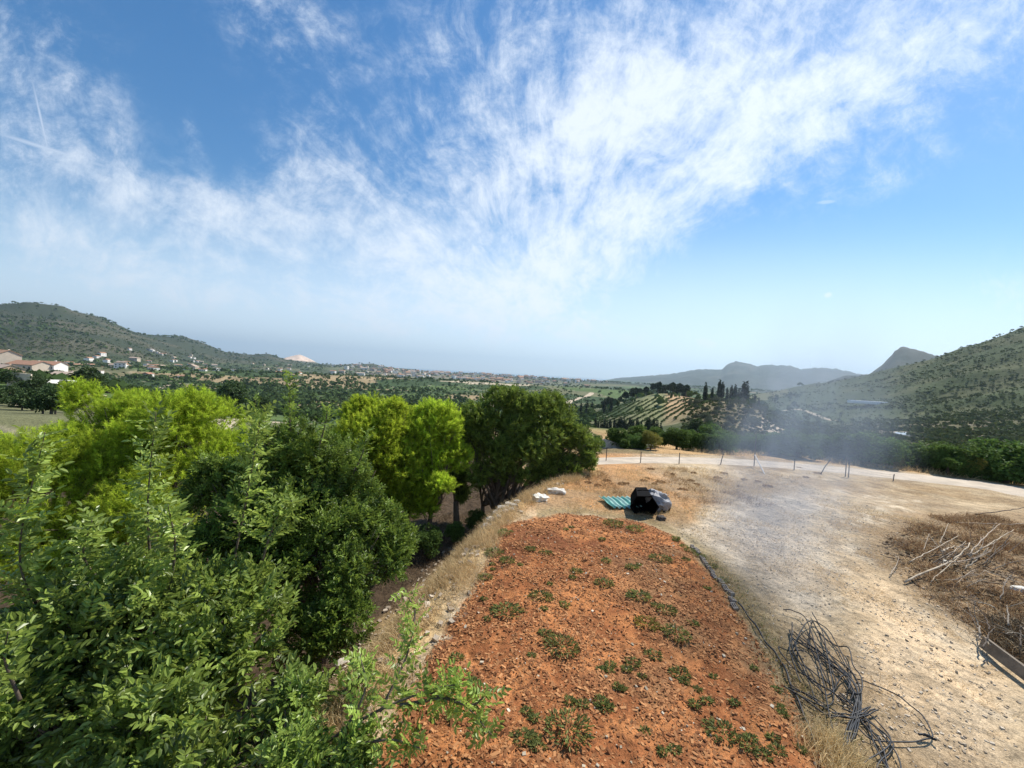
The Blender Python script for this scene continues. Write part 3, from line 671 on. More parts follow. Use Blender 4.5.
broadleaf('carob_tree', 'largest dark carob tree with a wide crown at the head of the dry bank', 'carob tree', gz(-.6, 17.4),
          [lobe(500, 432, 17.3, 36), lobe(542, 442, 17.8, 34), lobe(574, 446, 18, 21), lobe(474, 448, 17, 22), lobe(522, 405, 17.6, 20), lobe(548, 404, 18, 15), lobe(500, 402, 17.4, 15), lobe(582, 462, 17.6, 13), lobe(490, 476, 17, 20), lobe(548, 468, 17.6, 20), lobe(520, 455, 16.8, 26), lobe(472, 420, 17.6, 18), lobe(590, 448, 18.4, 12), lobe(560, 425, 18, 22), lobe(525, 425, 17.6, 26), lobe(515, 480, 16.6, 14), lobe(570, 468, 17.4, 14)],
          18000, 'carob', seed=14, L=.24, leaf=.095, nb=6, stems=4, hub=.2, r0=.12, gap=.36, inner=.35)
broadleaf('carob_tree', 'dark carob trunk and crown half hidden between the lime pines and the largest carob', 'carob tree', gz(-2.0, 16.6),
          [lobe(462, 425, 18.5, 16), lobe(468, 450, 18.2, 16), lobe(455, 480, 17.5, 14), lobe(465, 495, 17.3, 9)], 2600, 'carob', seed=15, L=.24, leaf=.10, nb=5, hub=.4, r0=.16)

# ------------------------------------------------------------------ mid-distance trees: prototypes, then copies
def proto_tree(kind, seed, leafm, lobes, n, lf, trunk_h, L=.16, cyp=False):
    r = np.random.default_rng(seed); t = empty(kind)
    mb = MB(); mb.tube([[0, 0, -.4], [.02, .01, trunk_h * .5], [0, .03, trunk_h]], [.09, .07, .04], 6)
    for l in lobes[:5]: mb.tube(spline([[0, 0, trunk_h * .7], [l[0] * .4, l[1] * .4, (trunk_h + l[2]) / 2], l[:3]], 6), .025, 5)
    mb.build('trunk', M['bark'], t, smooth=True)
    P, o, lm = lobed(r, lobes if cyp or kind == 'cypress_tree' else sub_clumps(r, lobes, 6, .5, .7), n, seed=seed, gap=.45, inner=.5, lump=.32)
    a = unit(o * .8 + r.normal(0, .5, o.shape)); nn = unit(o * .6 + np.array([0, 0, .7]) + r.normal(0, .45, o.shape)); ln = lf * r.uniform(.7, 1.3, len(P))
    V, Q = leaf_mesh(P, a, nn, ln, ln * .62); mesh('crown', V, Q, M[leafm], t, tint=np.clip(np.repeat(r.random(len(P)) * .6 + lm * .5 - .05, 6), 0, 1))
    return t
BUSH = [(-.35, 0, .9, .62, .6, .6), (.38, .1, .95, .6, .62, .6), (0, -.2, 1.25, .6, .55, .5), (0, .3, .8, .65, .6, .6), (.1, -.4, .6, .6, .5, .5)]
BUSH2 = [(-.5, .1, .7, .5, .5, .5), (.45, -.1, .8, .58, .5, .55), (0, 0, 1.1, .55, .6, .6), (-.2, .4, .7, .5, .5, .5)]
def protos(kind, leafm, n, lf, seeds, bush=(BUSH, BUSH2), th=.6):
    return [proto_tree(kind, s, leafm, bush[i % len(bush)], n, lf, th) for i, s in enumerate(seeds)]
def cyp_lobes(): return [(0, 0, .9, .30, .30, .8), (0, 0, 1.7, .26, .26, .9), (0, 0, 2.5, .18, .18, .8), (.02, 0, 3.1, .09, .09, .5)]
CNT = {}
def put(ps, x, y, size, label, cat, group, z=None, sc=None):
    """copy of one prototype, standing on the terrain; the first use moves the prototype itself"""
    i = int(rng.integers(len(ps))); p = ps[i]; zz = TZ(x, y) if z is None else z
    s = (size, size, size) if sc is None else sc
    if p.name not in CNT: CNT[p.name] = 1; o = p; o.location = (x, y, zz); o.rotation_euler = (0, 0, rng.uniform(0, 6.28)); o.scale = s
    else: o = copy_tree(p, (x, y, zz), rng.uniform(0, 6.28), s)
    tag(o, label, cat, group); return o
dense = protos('bushy_tree', 'bushy', 9000, .085, (31, 32, 33))
yel = protos('bushy_tree', 'yellow', 6000, .09, (34,))
row = [  # column, distance, half-width px, label
    (596, 36, 13, 'small green tree just right of the largest carob, beyond the track'),
    (622, 37, 19, 'dark bushy tree behind the low concrete walls'),
    (640, 42, 13, 'small dark tree between the concrete walls and the cypress rows'),
    (655, 33, 15, None),
    (681, 30, 20, 'round dark green tree directly behind the two middle fence posts'),
    (706, 33, 17, 'dark green tree touching the round one on its right, beyond the road'),
    (727, 31, 18, 'dark tree behind the leaning fence post'),
    (752, 35, 17, 'dark tree behind the tall post with the white brace'),
    (775, 37, 19, 'dark green tree right of the white brace, beyond the road'),
    (803, 34, 21, 'wide dark tree beyond the road between white brace and double post'),
    (832, 36, 20, 'dark tree beyond the road just left of the double fence post'),
    (857, 33, 24, 'tall dark tree beyond the road just right of the double fence post'),
    (884, 36, 23, 'dark tree behind the pale rocks at the road edge'),
    (912, 34, 20, 'dark green tree in front of the grey pond'),
    (938, 32, 21, 'dark green tree right of the grey pond'),
    (962, 35, 21, 'dark tree behind the low roadside shrub'),
    (985, 30, 24, 'dense dark tree second from the right edge beyond the road'),
    (1014, 29, 27, 'dense dark tree at the right edge beyond the road'),
    (1050, 31, 30, 'dark tree just past the right edge')]
def beyond(px, off):
    ds = np.linspace(15, 80, 400); q = np.array(bearing(px, 1.0)); pr_ = ds * q[1] - np.interp(ds * q[0], road[:, 0], road[:, 1]); k = int(np.argmax(pr_ > off)); return q * ds[k]
for i_, (px, d, hw, lab) in enumerate(row):
    x, y = beyond(px, [3.6, 5.2, 4.2][i_ % 3]); h = (.80 + .10 * min(1, max(0, px - 760) / 120)) * hw / 15
    if lab is None: put(yel, x, y, h * .9, 'yellowish olive green bush beyond the road among darker trees', 'tree', None)
    else: put(dense, x, y, h, lab, 'tree', 'bushy trees beyond the dirt road', sc=(h * 1.2, h * 1.2, h * .98), z=TZ(x, y) - .28 * h)
for i_ in range(17):
    px = 640 + i_ * 26; x, y = beyond(px + rng.normal(0, 9), rng.uniform(8, 15)); h = rng.uniform(.95, 1.75)
    put(dense, x, y, h, 'dark bushy tree of the second row beyond the road', 'tree', 'second row of trees beyond the road', sc=(h * 1.15, h * 1.15, h * .98), z=TZ(x, y) - .25 * h)
x, y = beyond(955, 2.6); put(dense, x, y, .95, 'low round dark shrub on the far verge of the road', 'shrub', None)
x, y = beyond(978, 3.0); put(yel, x, y, .75, 'pale green feathery shrub on the far verge of the road', 'shrub', None)
x, y = beyond(902, 3.0); put(yel, x, y, .45, 'small pale shrub beside the roadside rocks', 'shrub', None)
for bx, by, bh, bl in [(-2.75, 14.0, .65, 'low green bush in the shade at the foot of the right lime pine'), (-3.9, 12.9, .75, 'low leafy bush below the left lime pine beside the thicket'), (-2.0, 15.4, .45, 'small bush between the right lime pine and the largest carob'), (-5.2, 13.2, .8, 'leafy bush under the left lime pine, behind the thicket'), (-1.2, 16.6, .5, 'small bush below the left side of the largest carob')]:
    put(dense, bx, by, bh, bl, 'bush', None)
x, y = bearing(560, 24); put(dense, x, y, .9, 'small dark bush low under the right side of the largest carob', 'shrub', None)

valley = protos('orchard_tree', 'tree', 2200, .15, (41, 42, 43, 44))
olive = protos('olive_tree', 'olive', 1300, .17, (51, 52), th=.7)
wood = protos('woodland_pine', 'cypress', 700, .3, (53, 54), bush=([(0, 0, 1.9, .55, .55, .6), (.35, .1, 1.5, .45, .4, .4), (-.3, .1, 1.6, .45, .45, .5), (0, .2, 2.3, .4, .4, .35)],), th=1.6)
cyp = [proto_tree('cypress_tree', s, 'cypress', cyp_lobes(), 700, .22, .8) for s in (61, 62)]
r5 = np.random.default_rng(99)
placed = 0
# left valley and centre: named dark trees of the photo
for px, d, hw, lab in [(232, 150, 20, 'large dark round tree on the left valley floor above the pale field'), (262, 165, 13, 'dark tree right of the large round one on the left valley floor'),
                       (88, 150, 13, 'dark tree right of the village houses on the left'), (38, 120, 11, 'green tree in front of the village garden wall'), (64, 125, 9, 'palm-like green tree beside the white village wall'), (12, 140, 9, 'dark tree above the leftmost village house'),
                       (205, 95, 15, 'dark round tree low in the valley orchard left of the tall shoot'), (118, 100, 9, 'dark tree below the pale bare lot in the left valley'),
                       (355, 95, 18, 'dark tree behind the left lime pine'), (385, 100, 18, 'dark tree behind the gap between the lime pines, left one'), (412, 90, 20, 'dark tree behind the right lime pine'), (440, 88, 22, 'dense dark tree below the town, left of the largest carob'), (462, 92, 18, 'dark tree touching the left top of the largest carob'),
                       (715, 75, 17, 'dark round tree in the middle of the olive scrub slope'), (700, 130, 14, 'dark bushy tree at the left foot of the olive scrub slope')]:
    x, y = bearing(px, d); h = hw / F * d * .66; put(valley, x, y, h, lab, 'tree', None)
for k in range(230):
    left = r5.random() < .66
    px = r5.uniform(-10, 345) if left else r5.uniform(345, 594); d = math.exp(r5.uniform(math.log(70), math.log(420)))
    x, y = bearing(px, d)
    if left: x, y = round(x / 6) * 6 + r5.normal(0, .6), round(y / 7.5) * 7.5 + r5.normal(0, .6)
    put(valley, x, y, r5.uniform(1.1, 1.9), 'small dark green orchard tree on the valley floor', 'orchard tree', 'orchard trees in the valley')
for k in range(85):
    px = r5.uniform(690, 775); d = r5.uniform(95, 290); x, y = bearing(px, d)
    put(olive, x, y, r5.uniform(1.0, 2.0), 'grey green olive bush on the scrub slope right of the knoll', 'olive tree', 'olive bushes on the scrub slope')
for k in range(46):
    px = r5.uniform(604, 690); d = r5.uniform(340, 440); x, y = bearing(px, d)
    put(wood, x, y, r5.uniform(2.6, 4.0), 'tall dark pine in the woodland along the knoll top', 'pine tree', 'dark pines of the knoll woodland')
for k in range(34):
    t = k / 33; px = 599 + 66 * t + r5.normal(0, .8); d = 190 - 62 * t; x, y = bearing(px, d)
    put(cyp, x, y, r5.uniform(1.1, 1.9), 'dark narrow cypress in the row below the planted knoll', 'cypress tree', 'cypress row below the knoll')
for px, d, s in [(583, 330, 3.2), (589, 330, 3.6), (594, 325, 3.0), (562, 330, 3.0), (556, 330, 3.4), (571, 335, 3.4), (578, 340, 2.8), (606, 300, 3.2), (613, 300, 3)]:
    x, y = bearing(px, d); put(cyp, x, y, s, 'dark narrow cypress standing by the pale valley track', 'cypress tree', 'cypresses by the valley track')
for px, d, s in [(706, 300, 3.6), (713, 290, 2.6), (720, 300, 4.3), (723, 302, 4), (728, 295, 2.8), (732, 290, 3.4), (736, 285, 3.6), (740, 290, 3.2), (744, 280, 4.2), (747, 280, 4.4), (756, 270, 2.6), (760, 275, 2.2)]:
    x, y = bearing(px, d); put(cyp, x, y, s, 'dark cypress standing along the top of the scrub slope', 'cypress tree', 'cypresses on top of the scrub slope')
for k in range(70):
    px = r5.uniform(765, 1060); d = r5.uniform(60, 300); x, y = bearing(px, d)
    put(olive if r5.random() < .5 else valley, x, y, r5.uniform(1.2, 2.1), 'small tree on the terraces at the foot of the right hill', 'tree', 'trees on the right hill terraces')

def blobs_stuff(name, X, Y, sz, matn, seed, q=11, flat=.8, kind='stuff'):
    r = np.random.default_rng(seed); n = len(X); Z = terrain(X, Y); c = np.c_[X, Y, Z + sz * .45]
    Vs, TI = [], []; bt = r.random(n)
    for k in range(q):
        d = sph(n, r); d[:, 2] = np.abs(d[:, 2]) * 1.0 - .2; p = c + d * (sz * r.uniform(.25, .62, n))[:, None] * [1, 1, flat]
        a = unit(np.cross(d, r.normal(size=(n, 3)))); b = np.cross(unit(d), a); h = (sz * r.uniform(.22, .42, n))[:, None]
        Vs.append(np.stack([p - a * h, p - b * h * .8 , p + a * h, p + b * h * .9], 1)); TI.append(np.repeat(np.clip(bt * .5 + r.random(n) * .5, 0, 1), 4))
    V = np.concatenate(Vs).reshape(-1, 3)
    return tag(mesh(name, V, np.arange(len(V)).reshape(-1, 4), M[matn], tint=np.concatenate(TI)), kind=kind)
def scatter_polar(n, px0, px1, d0, d1, seed, mask=None):
    r = np.random.default_rng(seed); px = r.uniform(px0, px1, n); d = np.exp(r.uniform(math.log(d0), math.log(d1), n))
    XY = np.array([bearing(p, q) for p, q in zip(px, d)]); X, Y = XY[:, 0], XY[:, 1]
    if mask is not None: k = mask(X, Y) > r.random(n); X, Y = X[k], Y[k]
    return X, Y
knoll = lambda x, y: (np.arctan2(x, y) > math.atan2(*bearing(594, 1))) & (np.arctan2(x, y) < math.atan2(*bearing(705, 1))) & (np.hypot(x, y) < 420)
X, Y = scatter_polar(11000, -40, 800, 260, 3600, 1, lambda x, y: ~knoll(x, y) * sstep(.38, .58, fbm(x, y, 1 / 160, 3, 77)) * .95 + .12)
rr_ = np.hypot(X, Y); blobs_stuff('distant_woods', X, Y, 3.2 + rr_ / 420 + rng.random(len(X)) * 3.5, 'far', 2, 8)
X, Y = scatter_polar(38000, 770, 1120, 190, 1500, 3, lambda x, y: .25 + .75 * sstep(.40, .60, fbm(x, y, 1 / 55, 4, 44)))
blobs_stuff('hill_scrub', X, Y, 0.9 + rng.random(len(X)) ** 4 * 3.0, 'scrub', 4, 7, .55)
X, Y = scatter_polar(14000, -40, 330, 1100, 3400, 5, lambda x, y: .15 + .85 * sstep(.42, .62, fbm(x, y, 1 / 170, 4, 46)))
blobs_stuff('ridge_scrub', X, Y, 2.5 + rng.random(len(X)) ** 3 * 5, 'scrub', 6, 6, .45)
X, Y = scatter_polar(1500, 684, 790, 90, 330, 8); blobs_stuff('slope_scrub', X, Y, .6 + rng.random(len(X)) * 1.1, 'scrub', 9, 12, .7)
r7 = np.random.default_rng(71); X, Y = scatter_polar(9000, -20, 594, 150, 1100, 72); X = np.round(X / 6) * 6 + r7.normal(0, .5, len(X)); Y = np.round(Y / 7.5) * 7.5 + r7.normal(0, .5, len(X))
k = sstep(.40, .5, fbm(X, Y, 1 / 70, 3, 90)) * .9 + .1 > r7.random(len(X)); blobs_stuff('orchard_rows', X[k], Y[k], 2.6 + r7.random(k.sum()) * 1.6, 'far', 73, 12, .8)
# vine rows on the knoll
def rows_stuff():
    xs, ys = [], []
    c = np.array(bearing(632, 270)); e1 = unit(np.array([.80, -.60])); e2 = np.array([.60, .80])
    for i in range(-8, 9):
        for k in np.arange(-55, 56, 1.5):
            p = c + e1 * 0 + e2 * k + e1 * (i * 6.0); xs.append(p[0]); ys.append(p[1])
    X, Y = np.array(xs), np.array(ys); az = np.arctan2(X, Y); r_ = np.hypot(X, Y)
    k = (az > math.atan2(*bearing(598, 1))) & (r_ > 205) & (r_ < 345); X, Y = X[k] + rng.normal(0, .2, k.sum()), Y[k] + rng.normal(0, .2, k.sum())
    blobs_stuff('vine_rows', X, Y, 1.0 + rng.random(len(X)) * .7, 'far', 10, 9, .7)
rows_stuff()

# ------------------------------------------------------------------ houses
def house(name, w, d, h, rh, wallm, roofm, kind='gable', storeys=1, wins=3):
    """walls with window openings shown as recessed panes, a roof with eaves; built at the origin facing -Y"""
    t = empty(name); mb = MB(); mb.box((0, 0, h / 2 - 1.5), (w, d, h + 3)); 
    if kind == 'gable':
        V = [[-w / 2, -d / 2, h], [-w / 2, d / 2, h], [-w / 2, 0, h + rh], [w / 2, -d / 2, h], [w / 2, d / 2, h], [w / 2, 0, h + rh]]
        mb.add(V, T=[[0, 2, 1], [3, 4, 5]])
    mb.build('wall', M[wallm], t)
    rb = MB(); o = .35
    if kind == 'gable':
        for s in (-1, 1):
            a = math.atan2(rh, d / 2); L = math.hypot(d / 2, rh) + o
            c, s_ = math.cos(a), math.sin(a)
            rb.box((0, s * (L / 2 * c), h + rh - L / 2 * s_ + .1), (w + 2 * o, L, .16), tilt=[[1, 0, 0], [0, c, s * s_ * 1.0], [0, -s * s_, c]])
    elif kind == 'hip':
        V = [[-w / 2 - o, -d / 2 - o, h], [w / 2 + o, -d / 2 - o, h], [w / 2 + o, d / 2 + o, h], [-w / 2 - o, d / 2 + o, h], [-w / 2 + d / 2, 0, h + rh], [w / 2 - d / 2, 0, h + rh]]
        rb.add(V, Q=[[0, 1, 5, 4], [2, 3, 4, 5], [0, 3, 2, 1]], T=[[1, 2, 5], [3, 0, 4]])
    else:
        rb.box((0, 0, h + .1), (w + .3, d + .3, .25)); rb.box((0, -d / 2, h + .45), (w + .3, .2, .5)); rb.box((0, d / 2, h + .45), (w + .3, .2, .5))
    ro = rb.build('roof', M[roofm], t)
    if kind != 'flat':
        cb = MB(); cb.box((w * .25, d * .1, h + rh * .9), (.7, .6, 1.4)); cb.build('chimney', M[wallm], ro)
    for s in range(storeys):
        for k in range(wins):
            x = (k + .5) / wins * w - w / 2; zc = h / storeys * (s + .55)
            if s == 0 and k == wins // 2:
                m_ = MB(); m_.box((x, -d / 2 - .01, 1.05), (1.0, .08, 2.1)); m_.build('door', M['door'], t)
            else:
                for sy in (-1,) if wins > 3 else (-1, 1):
                    m_ = MB(); m_.box((x, sy * (d / 2 + .01), zc), (1.1, .08, 1.2)); m_.build('window', M['window'], t)
    return t
def stand(o, px, dist, rz, label, cat, group=None, dz=0.0, sc=1.0):
    if isinstance(dist, tuple): x, y, dd = hit(px, dist[1]); sc *= dd / 310
    else: x, y = bearing(px, dist)
    o.location = (x, y, TZ(x, y) + dz); o.rotation_euler = (0, 0, rz); o.scale = (sc,) * 3; tag(o, label, cat, group)
    return o
stand(house('village_house', 12, 8, 5.5, 2.2, 'cream', 'roof'), 3, ('hit', 366), -.35, 'cream house with orange tiled roof, highest at the left edge of the photo', 'house')
stand(house('village_house', 14, 9, 5, 2.0, 'ochre', 'roof2', wins=5), 3, ('hit', 379), -.3, 'ochre house with brown roof at the left edge below the highest house', 'house')
stand(house('village_house', 16, 8, 3.2, 1.8, 'cream', 'roof', wins=5), 30, ('hit', 371), -.15, 'long low house with red tiled roof left of the village trees', 'house')
stand(house('village_house', 13, 7, 3.2, 1.7, 'white', 'roof', wins=5), 47, ('hit', 371), .1, 'low white house with red tiled roof right of the longest one', 'house')
stand(house('village_house', 9, 6, 3.4, 1.4, 'pink', 'roof2'), 66, ('hit', 381), .2, 'small dusty pink house behind the white garden wall', 'house')
stand(house('village_house', 10, 7, 3.0, 0, 'white', 'roof2', 'flat'), 55, ('hit', 379), -.1, 'flat roofed white house between two green village trees', 'house')
def simple_wall(px0, px1, d0, d1, h, th, m, label, cat='wall', cap=True, dz=0.0):
    a, b = np.array(bearing(px0, d0)), np.array(bearing(px1, d1)); n = 14; V = []; P = np.linspace(a, b, n); T = unit(b - a); N = np.array([-T[1], T[0]]) * th / 2
    z = terrain(P[:, 0], P[:, 1]) + dz
    for s, zz in ((-1, -.8), (-1, h), (1, h), (1, -.8)): V.append(np.c_[P + s * N, z + zz])
    V = np.array(V); Q = [[s * n + i, s * n + i + 1, ((s + 1) % 4) * n + i + 1, ((s + 1) % 4) * n + i] for s in range(4) for i in range(n - 1)] + [[0, n, 2 * n, 3 * n], [n - 1, 4 * n - 1, 3 * n - 1, 2 * n - 1]]
    o = mesh('garden_wall', V.reshape(-1, 3), np.array(Q), M[m]); return tag(o, label, cat)
simple_wall(8, 32, 140, 138, 3.2, .4, 'cream', 'cream garden wall under the leftmost village houses')
simple_wall(46, 76, 128, 134, 3.0, .4, 'white', 'pale wall in front of the pink village house')
simple_wall(-5, 62, 118, 116, .9, .4, 'stonewall', 'low stone wall along the field below the village')
simple_wall(112, 158, 210, 200, 1.6, 6, 'cream', 'pale bare lot wall in the middle of the left valley')
stand(house('village_house', 5, 4, 3, 1.2, 'ochre', 'roof'), 149, ('hit', 407), .3, 'tiny ochre hut with red roof among the left orchards', 'hut')
# small houses on the hillside left, and the town
def tiny_house(name, w, d, h, rh, wm, rm, flat=False):
    mb = MB(); mb.box((0, 0, h / 2 - 3), (w, d, h + 6)); 
    if flat: mb.box((0, 0, h + .3), (w + .8, d + .8, .7), m=1)
    else:
        V = [[-w / 2 - .5, -d / 2 - .5, h], [w / 2 + .5, -d / 2 - .5, h], [w / 2 + .5, d / 2 + .5, h], [-w / 2 - .5, d / 2 + .5, h], [-w / 2 - .5, 0, h + rh], [w / 2 + .5, 0, h + rh]]
        mb.add(V, Q=[[0, 1, 5, 4], [2, 3, 4, 5], [0, 3, 2, 1]], T=[[1, 2, 5], [3, 0, 4]], m=1)
    for s in range(max(1, int(h / 3.2))):
        for k in range(int(w / 4)):
            mb.box(((k + .5) * 4 - int(w / 4) * 2, -d / 2 - .03, 1.8 + 3.1 * s), (1.4, .12, 1.5), m=2); mb.box(((k + .5) * 4 - int(w / 4) * 2, d / 2 + .03, 1.8 + 3.1 * s), (1.4, .12, 1.5), m=2)
    return mb.build(name, [M[wm], M[rm], M['window']])
def scatter_houses(ps, spots, label, cat, group, seed, smin=.8, smax=1.25):
    r = np.random.default_rng(seed); used = set()
    for px, d in spots:
        if isinstance(d, str): hx, hy, d = hit(px, float(d), 300)
        i = int(r.integers(len(ps))); o = ps[i] if i not in used else link(ps[i].copy()); used.add(i)
        x, y = bearing(px, d); s = r.uniform(smin, smax); o.location = (x, y, TZ(x, y)); o.rotation_euler = (0, 0, r.choice([0, 1.57]) + r.normal(0, .25) + .3); o.scale = (s, s, s)
        tag(o, label, cat, group)
hp = [tiny_house('hillside_house', *a) for a in [(14, 9, 6, 2.5, 'white', 'roof'), (18, 10, 6.5, 2.5, 'cream', 'roof2'), (12, 10, 7, 0, 'white', 'roof2', True), (16, 9, 4, 2, 'white', 'roof')]]
r6 = np.random.default_rng(5)
sp = [(a_, str(b_)) for a_, b_ in [(150, 351), (152, 352), (156, 353), (158, 354), (161, 355), (164, 354.5), (174, 359), (172, 362), (175, 361), (178, 366), (181, 366.5), (149, 362), (154, 370), (135, 361), (122.5, 366), (191, 356), (190, 358), (194, 359), (196, 362), (193, 362), (198, 362), (201, 363), (189, 365), (192, 366.5), (195, 370), (206, 365), (214.5, 366.5), (203, 371), (148.5, 378), (182, 378), (129.5, 350), (89, 361), (68.5, 364), (122, 365)]]
sp += [(r6.uniform(95, 235), r6.uniform(1000, 1500)) for _ in range(50)] + [(r6.uniform(60, 130), r6.uniform(800, 1300)) for _ in range(12)] + [(r6.uniform(230, 330), r6.uniform(1000, 2600)) for _ in range(18)]
scatter_houses(hp, sp, 'tiny pale house on the lower slope of the left ridge', 'house', 'scattered houses below the left ridge', 8, .7, 1.2)
tp = [tiny_house('town_building', *a) for a in [(24, 14, 12, 3, 'cream', 'roof'), (30, 14, 9, 3, 'white', 'roof2'), (20, 14, 15, 0, 'white', 'roof2', True), (34, 16, 7, 3, 'ochre', 'roof'), (26, 14, 11, 0, 'pink', 'roof2', True), (22, 12, 10, 3, 'white', 'roof')]]
sp = [(r6.normal(465, 85), r6.uniform(1950, 3150)) for _ in range(330)]
sp = [(p, d) for p, d in sp if 332 < p < 608][:250]
scatter_houses(tp, sp, 'small pale building with tiled roof in the distant town', 'building', 'buildings of the distant town', 9, .7, 1.25)
# long white greenhouse and pond on the right
g = MB(); g.box((0, 0, 1.2), (34, 7, 2.4)); g.box((0, 0, 2.7), (34.6, 5, .8)); go = g.build('greenhouse', M['glass']); x, y, _ = hit(873, 404.5); go.location = (x, y, TZ(x, y) + .3); go.scale = (_ / 330 * .75, _ / 330 * .6, _ / 330 * .6); go.rotation_euler = (0, 0, -.25); tag(go, 'long low white greenhouse on the slope of the right hill', 'greenhouse')
def pond():
    th = np.linspace(0, 2 * np.pi, 24, endpoint=False); x, y, _ = hit(914, 437); z = TZ(x, y) + 1.2
    mb = MB(); P = np.c_[9.5 * np.cos(th) * (1 + .1 * np.cos(2 * th)), 6.5 * np.sin(th)]
    n = 24; V = np.r_[np.c_[P, np.full(n, 0.)], np.c_[P * 1.08, np.full(n, .3)], np.c_[P * 1.12, np.full(n, -4.)]]
    mb.add(V, Q=[[i, (i + 1) % n, n + (i + 1) % n, n + i] for i in range(n)] + [[n + i, n + (i + 1) % n, 2 * n + (i + 1) % n, 2 * n + i] for i in range(n)], m=0)
    mb.add(np.r_[[[0, 0, .02]], np.c_[P, np.full(n, .02)]], T=[[0, 1 + i, 1 + (i + 1) % n] for i in range(n)], m=1)
    o = mb.build('irrigation_pond', [M['stonewall'], M['pond']]); o.location = (x, y, z); o.rotation_euler = (R(5), 0, .1); tag(o, 'pale grey irrigation pond behind the trees on the right', 'pond')
pond()

# ------------------------------------------------------------------ fence, roadside things
def fence():
    t = empty('wire_fence', pg(720, 465)); tag(t, 'thin wire fence on leaning posts along the near side of the road', 'fence'); o0 = np.array(t.location)
    posts = [(606, 461.5, .75, 0), (640.5, 463, .62, 0), (679, 464, .62, 0), (720, 464.6, .62, .25), (754, 466, 1.7, 0), (794, 470, .6, 0), (819, 474, .8, .7), (845.3, 476.5, 1.0, 0), (848.5, 477.5, .95, -.02), (893, 481, .35, .1)]
    tops = []
    for px, py, h, lean in posts:
        b = np.array(pg(px, py)) - o0; top = b + [lean * h, 0, h]; mb = MB(); mb.tube([b - [0, 0, .2], (b + top) / 2, top], .022, 6); mb.build('post', M['post'], t); tops.append((b, top))
    b = np.array(pg(764.7, 475)) - o0; mb = MB(); mb.tube([b, tops[4][0] + [0, 0, .62]], .028, 8); mb.build('brace', M['whitepost'], t)['label'] = 'white slanting brace pole'
    mb = MB()
    for f in (.35, .6, .85):
        for (b0, t0), (b1, t1) in zip(tops[:-1], tops[1:]):
            p, q = b0 + (t0 - b0) * min(f, f * .62 / max(np.linalg.norm(t0 - b0), .01) * 1.0), b1 + (t1 - b1) * min(f, f * .62 / max(np.linalg.norm(t1 - b1), .01))
            mb.tube([p, (p + q) / 2 - [0, 0, .03], q], .0035, 3)
    mb.build('wire', M['wire'], t)
fence()
def stone(name, loc, size, m, label, seed, cat='rock', rz=0.0, group=None, blocky=.5):
    r = np.random.default_rng(seed); mb = MB(); n = 5; g_ = np.linspace(-1, 1, n); V = []; idx = {}
    for i in range(n):
        for j in range(n):
            for k in range(n):
                if max(abs(g_[i]), abs(g_[j]), abs(g_[k])) == 1: idx[i, j, k] = len(V); V.append((g_[i], g_[j], g_[k]))
    V = np.array(V); V = V * blocky + unit(V) * (1 - blocky) * 1.15; V = V * (1 + .12 * r.normal(size=(len(V), 1))) + r.normal(0, .05, V.shape)
    Q = []
    for a in range(3):
        for s in (0, n - 1):
            for i in range(n - 1):
                for j in range(n - 1):
                    def key(u, v): c = [0, 0, 0]; c[a] = s; c[(a + 1) % 3] = u; c[(a + 2) % 3] = v; return idx[tuple(c)]
                    q = [key(i, j), key(i + 1, j), key(i + 1, j + 1), key(i, j + 1)]; Q.append(q if s else q[::-1])
    mb.add(V * np.array(size) / 2, Q); o = mb.build(name, M[m]); o.location = (loc[0], loc[1], loc[2] + size[2] * .3); o.rotation_euler = (r.normal(0, .08), r.normal(0, .08), rz); tag(o, label, cat, group); return o
stone('limestone_block', pg(556, 494), (.66, .32, .22), 'whiterock', 'flat white limestone block nearer the green sheet', 1, rz=-.1, blocky=.8)
stone('limestone_block', pg(540, 501), (.48, .34, .22), 'whiterock', 'white limestone block left of the flat one, by the rubble', 2, rz=.3, blocky=.75)
stone('dark_stone', pg(661, 519), (.26, .2, .14), 'darkrock', 'small dark stone on pale ground right of the black tub', 3)
for k, (px, py, s) in enumerate([(503, 507, .38), (509, 503, .3), (514, 508, .26), (498, 512, .34), (505, 514, .24), (511, 512, .2), (492, 517, .3), (517, 502, .22), (499, 519, .2), (487, 524, .26)]):
    stone('rubble_stone', pg(px, py), (s, s * .8, s * .6), 'rock', 'grey rubble stone in the heap at the top of the bank', 10 + k, rz=k, group='rubble heap at the bank top')
for k, (px, py, s) in enumerate([(470, 533, .4), (463, 541, .35), (455, 548, .3), (476, 527, .3), (449, 556, .35), (440, 562, .3), (432, 571, .3), (345, 612, .3), (338, 690, .22), (326, 700, .2), (350, 680, .16), (420, 600, .25), (365, 655, .2)]):
    p = px2ground(px, py, -1.2); stone('bank_stone', gz(p[0], p[1]), (s, s * .8, s * .6), 'rock', 'pale stone on the dry grass bank', 30 + k, rz=k, group='stones on the dry bank')
for k, (px, py, s) in enumerate([(885, 471, .75), (893, 473, .5), (899, 470, .55), (878, 474, .4), (905, 472, .45), (889, 476, .3), (910, 475, .3)]):
    p = px2ground(px, py, -.5); stone('roadside_rock', gz(p[0], p[1]), (s, s * .7, s * .6), 'whiterock' if k == 0 else 'rock', 'largest and whitest rock on the far edge of the road' if k == 0 else 'grey rock in the pile on the far edge of the road', 50 + k, rz=k, group=None if k == 0 else 'roadside rocks')
for k, (px, py, s) in enumerate([(1018, 598, .30), (945, 567, .16), (1015, 645, .12)]):
    stone('white_stone', pg(px, py), (s, s * .5, s * .4), 'whiterock', ['white flat stone at the right edge in the brush heap', 'small white stone among the dead branches', 'small white stone low in the dark brush'][k], 60 + k, rz=k)
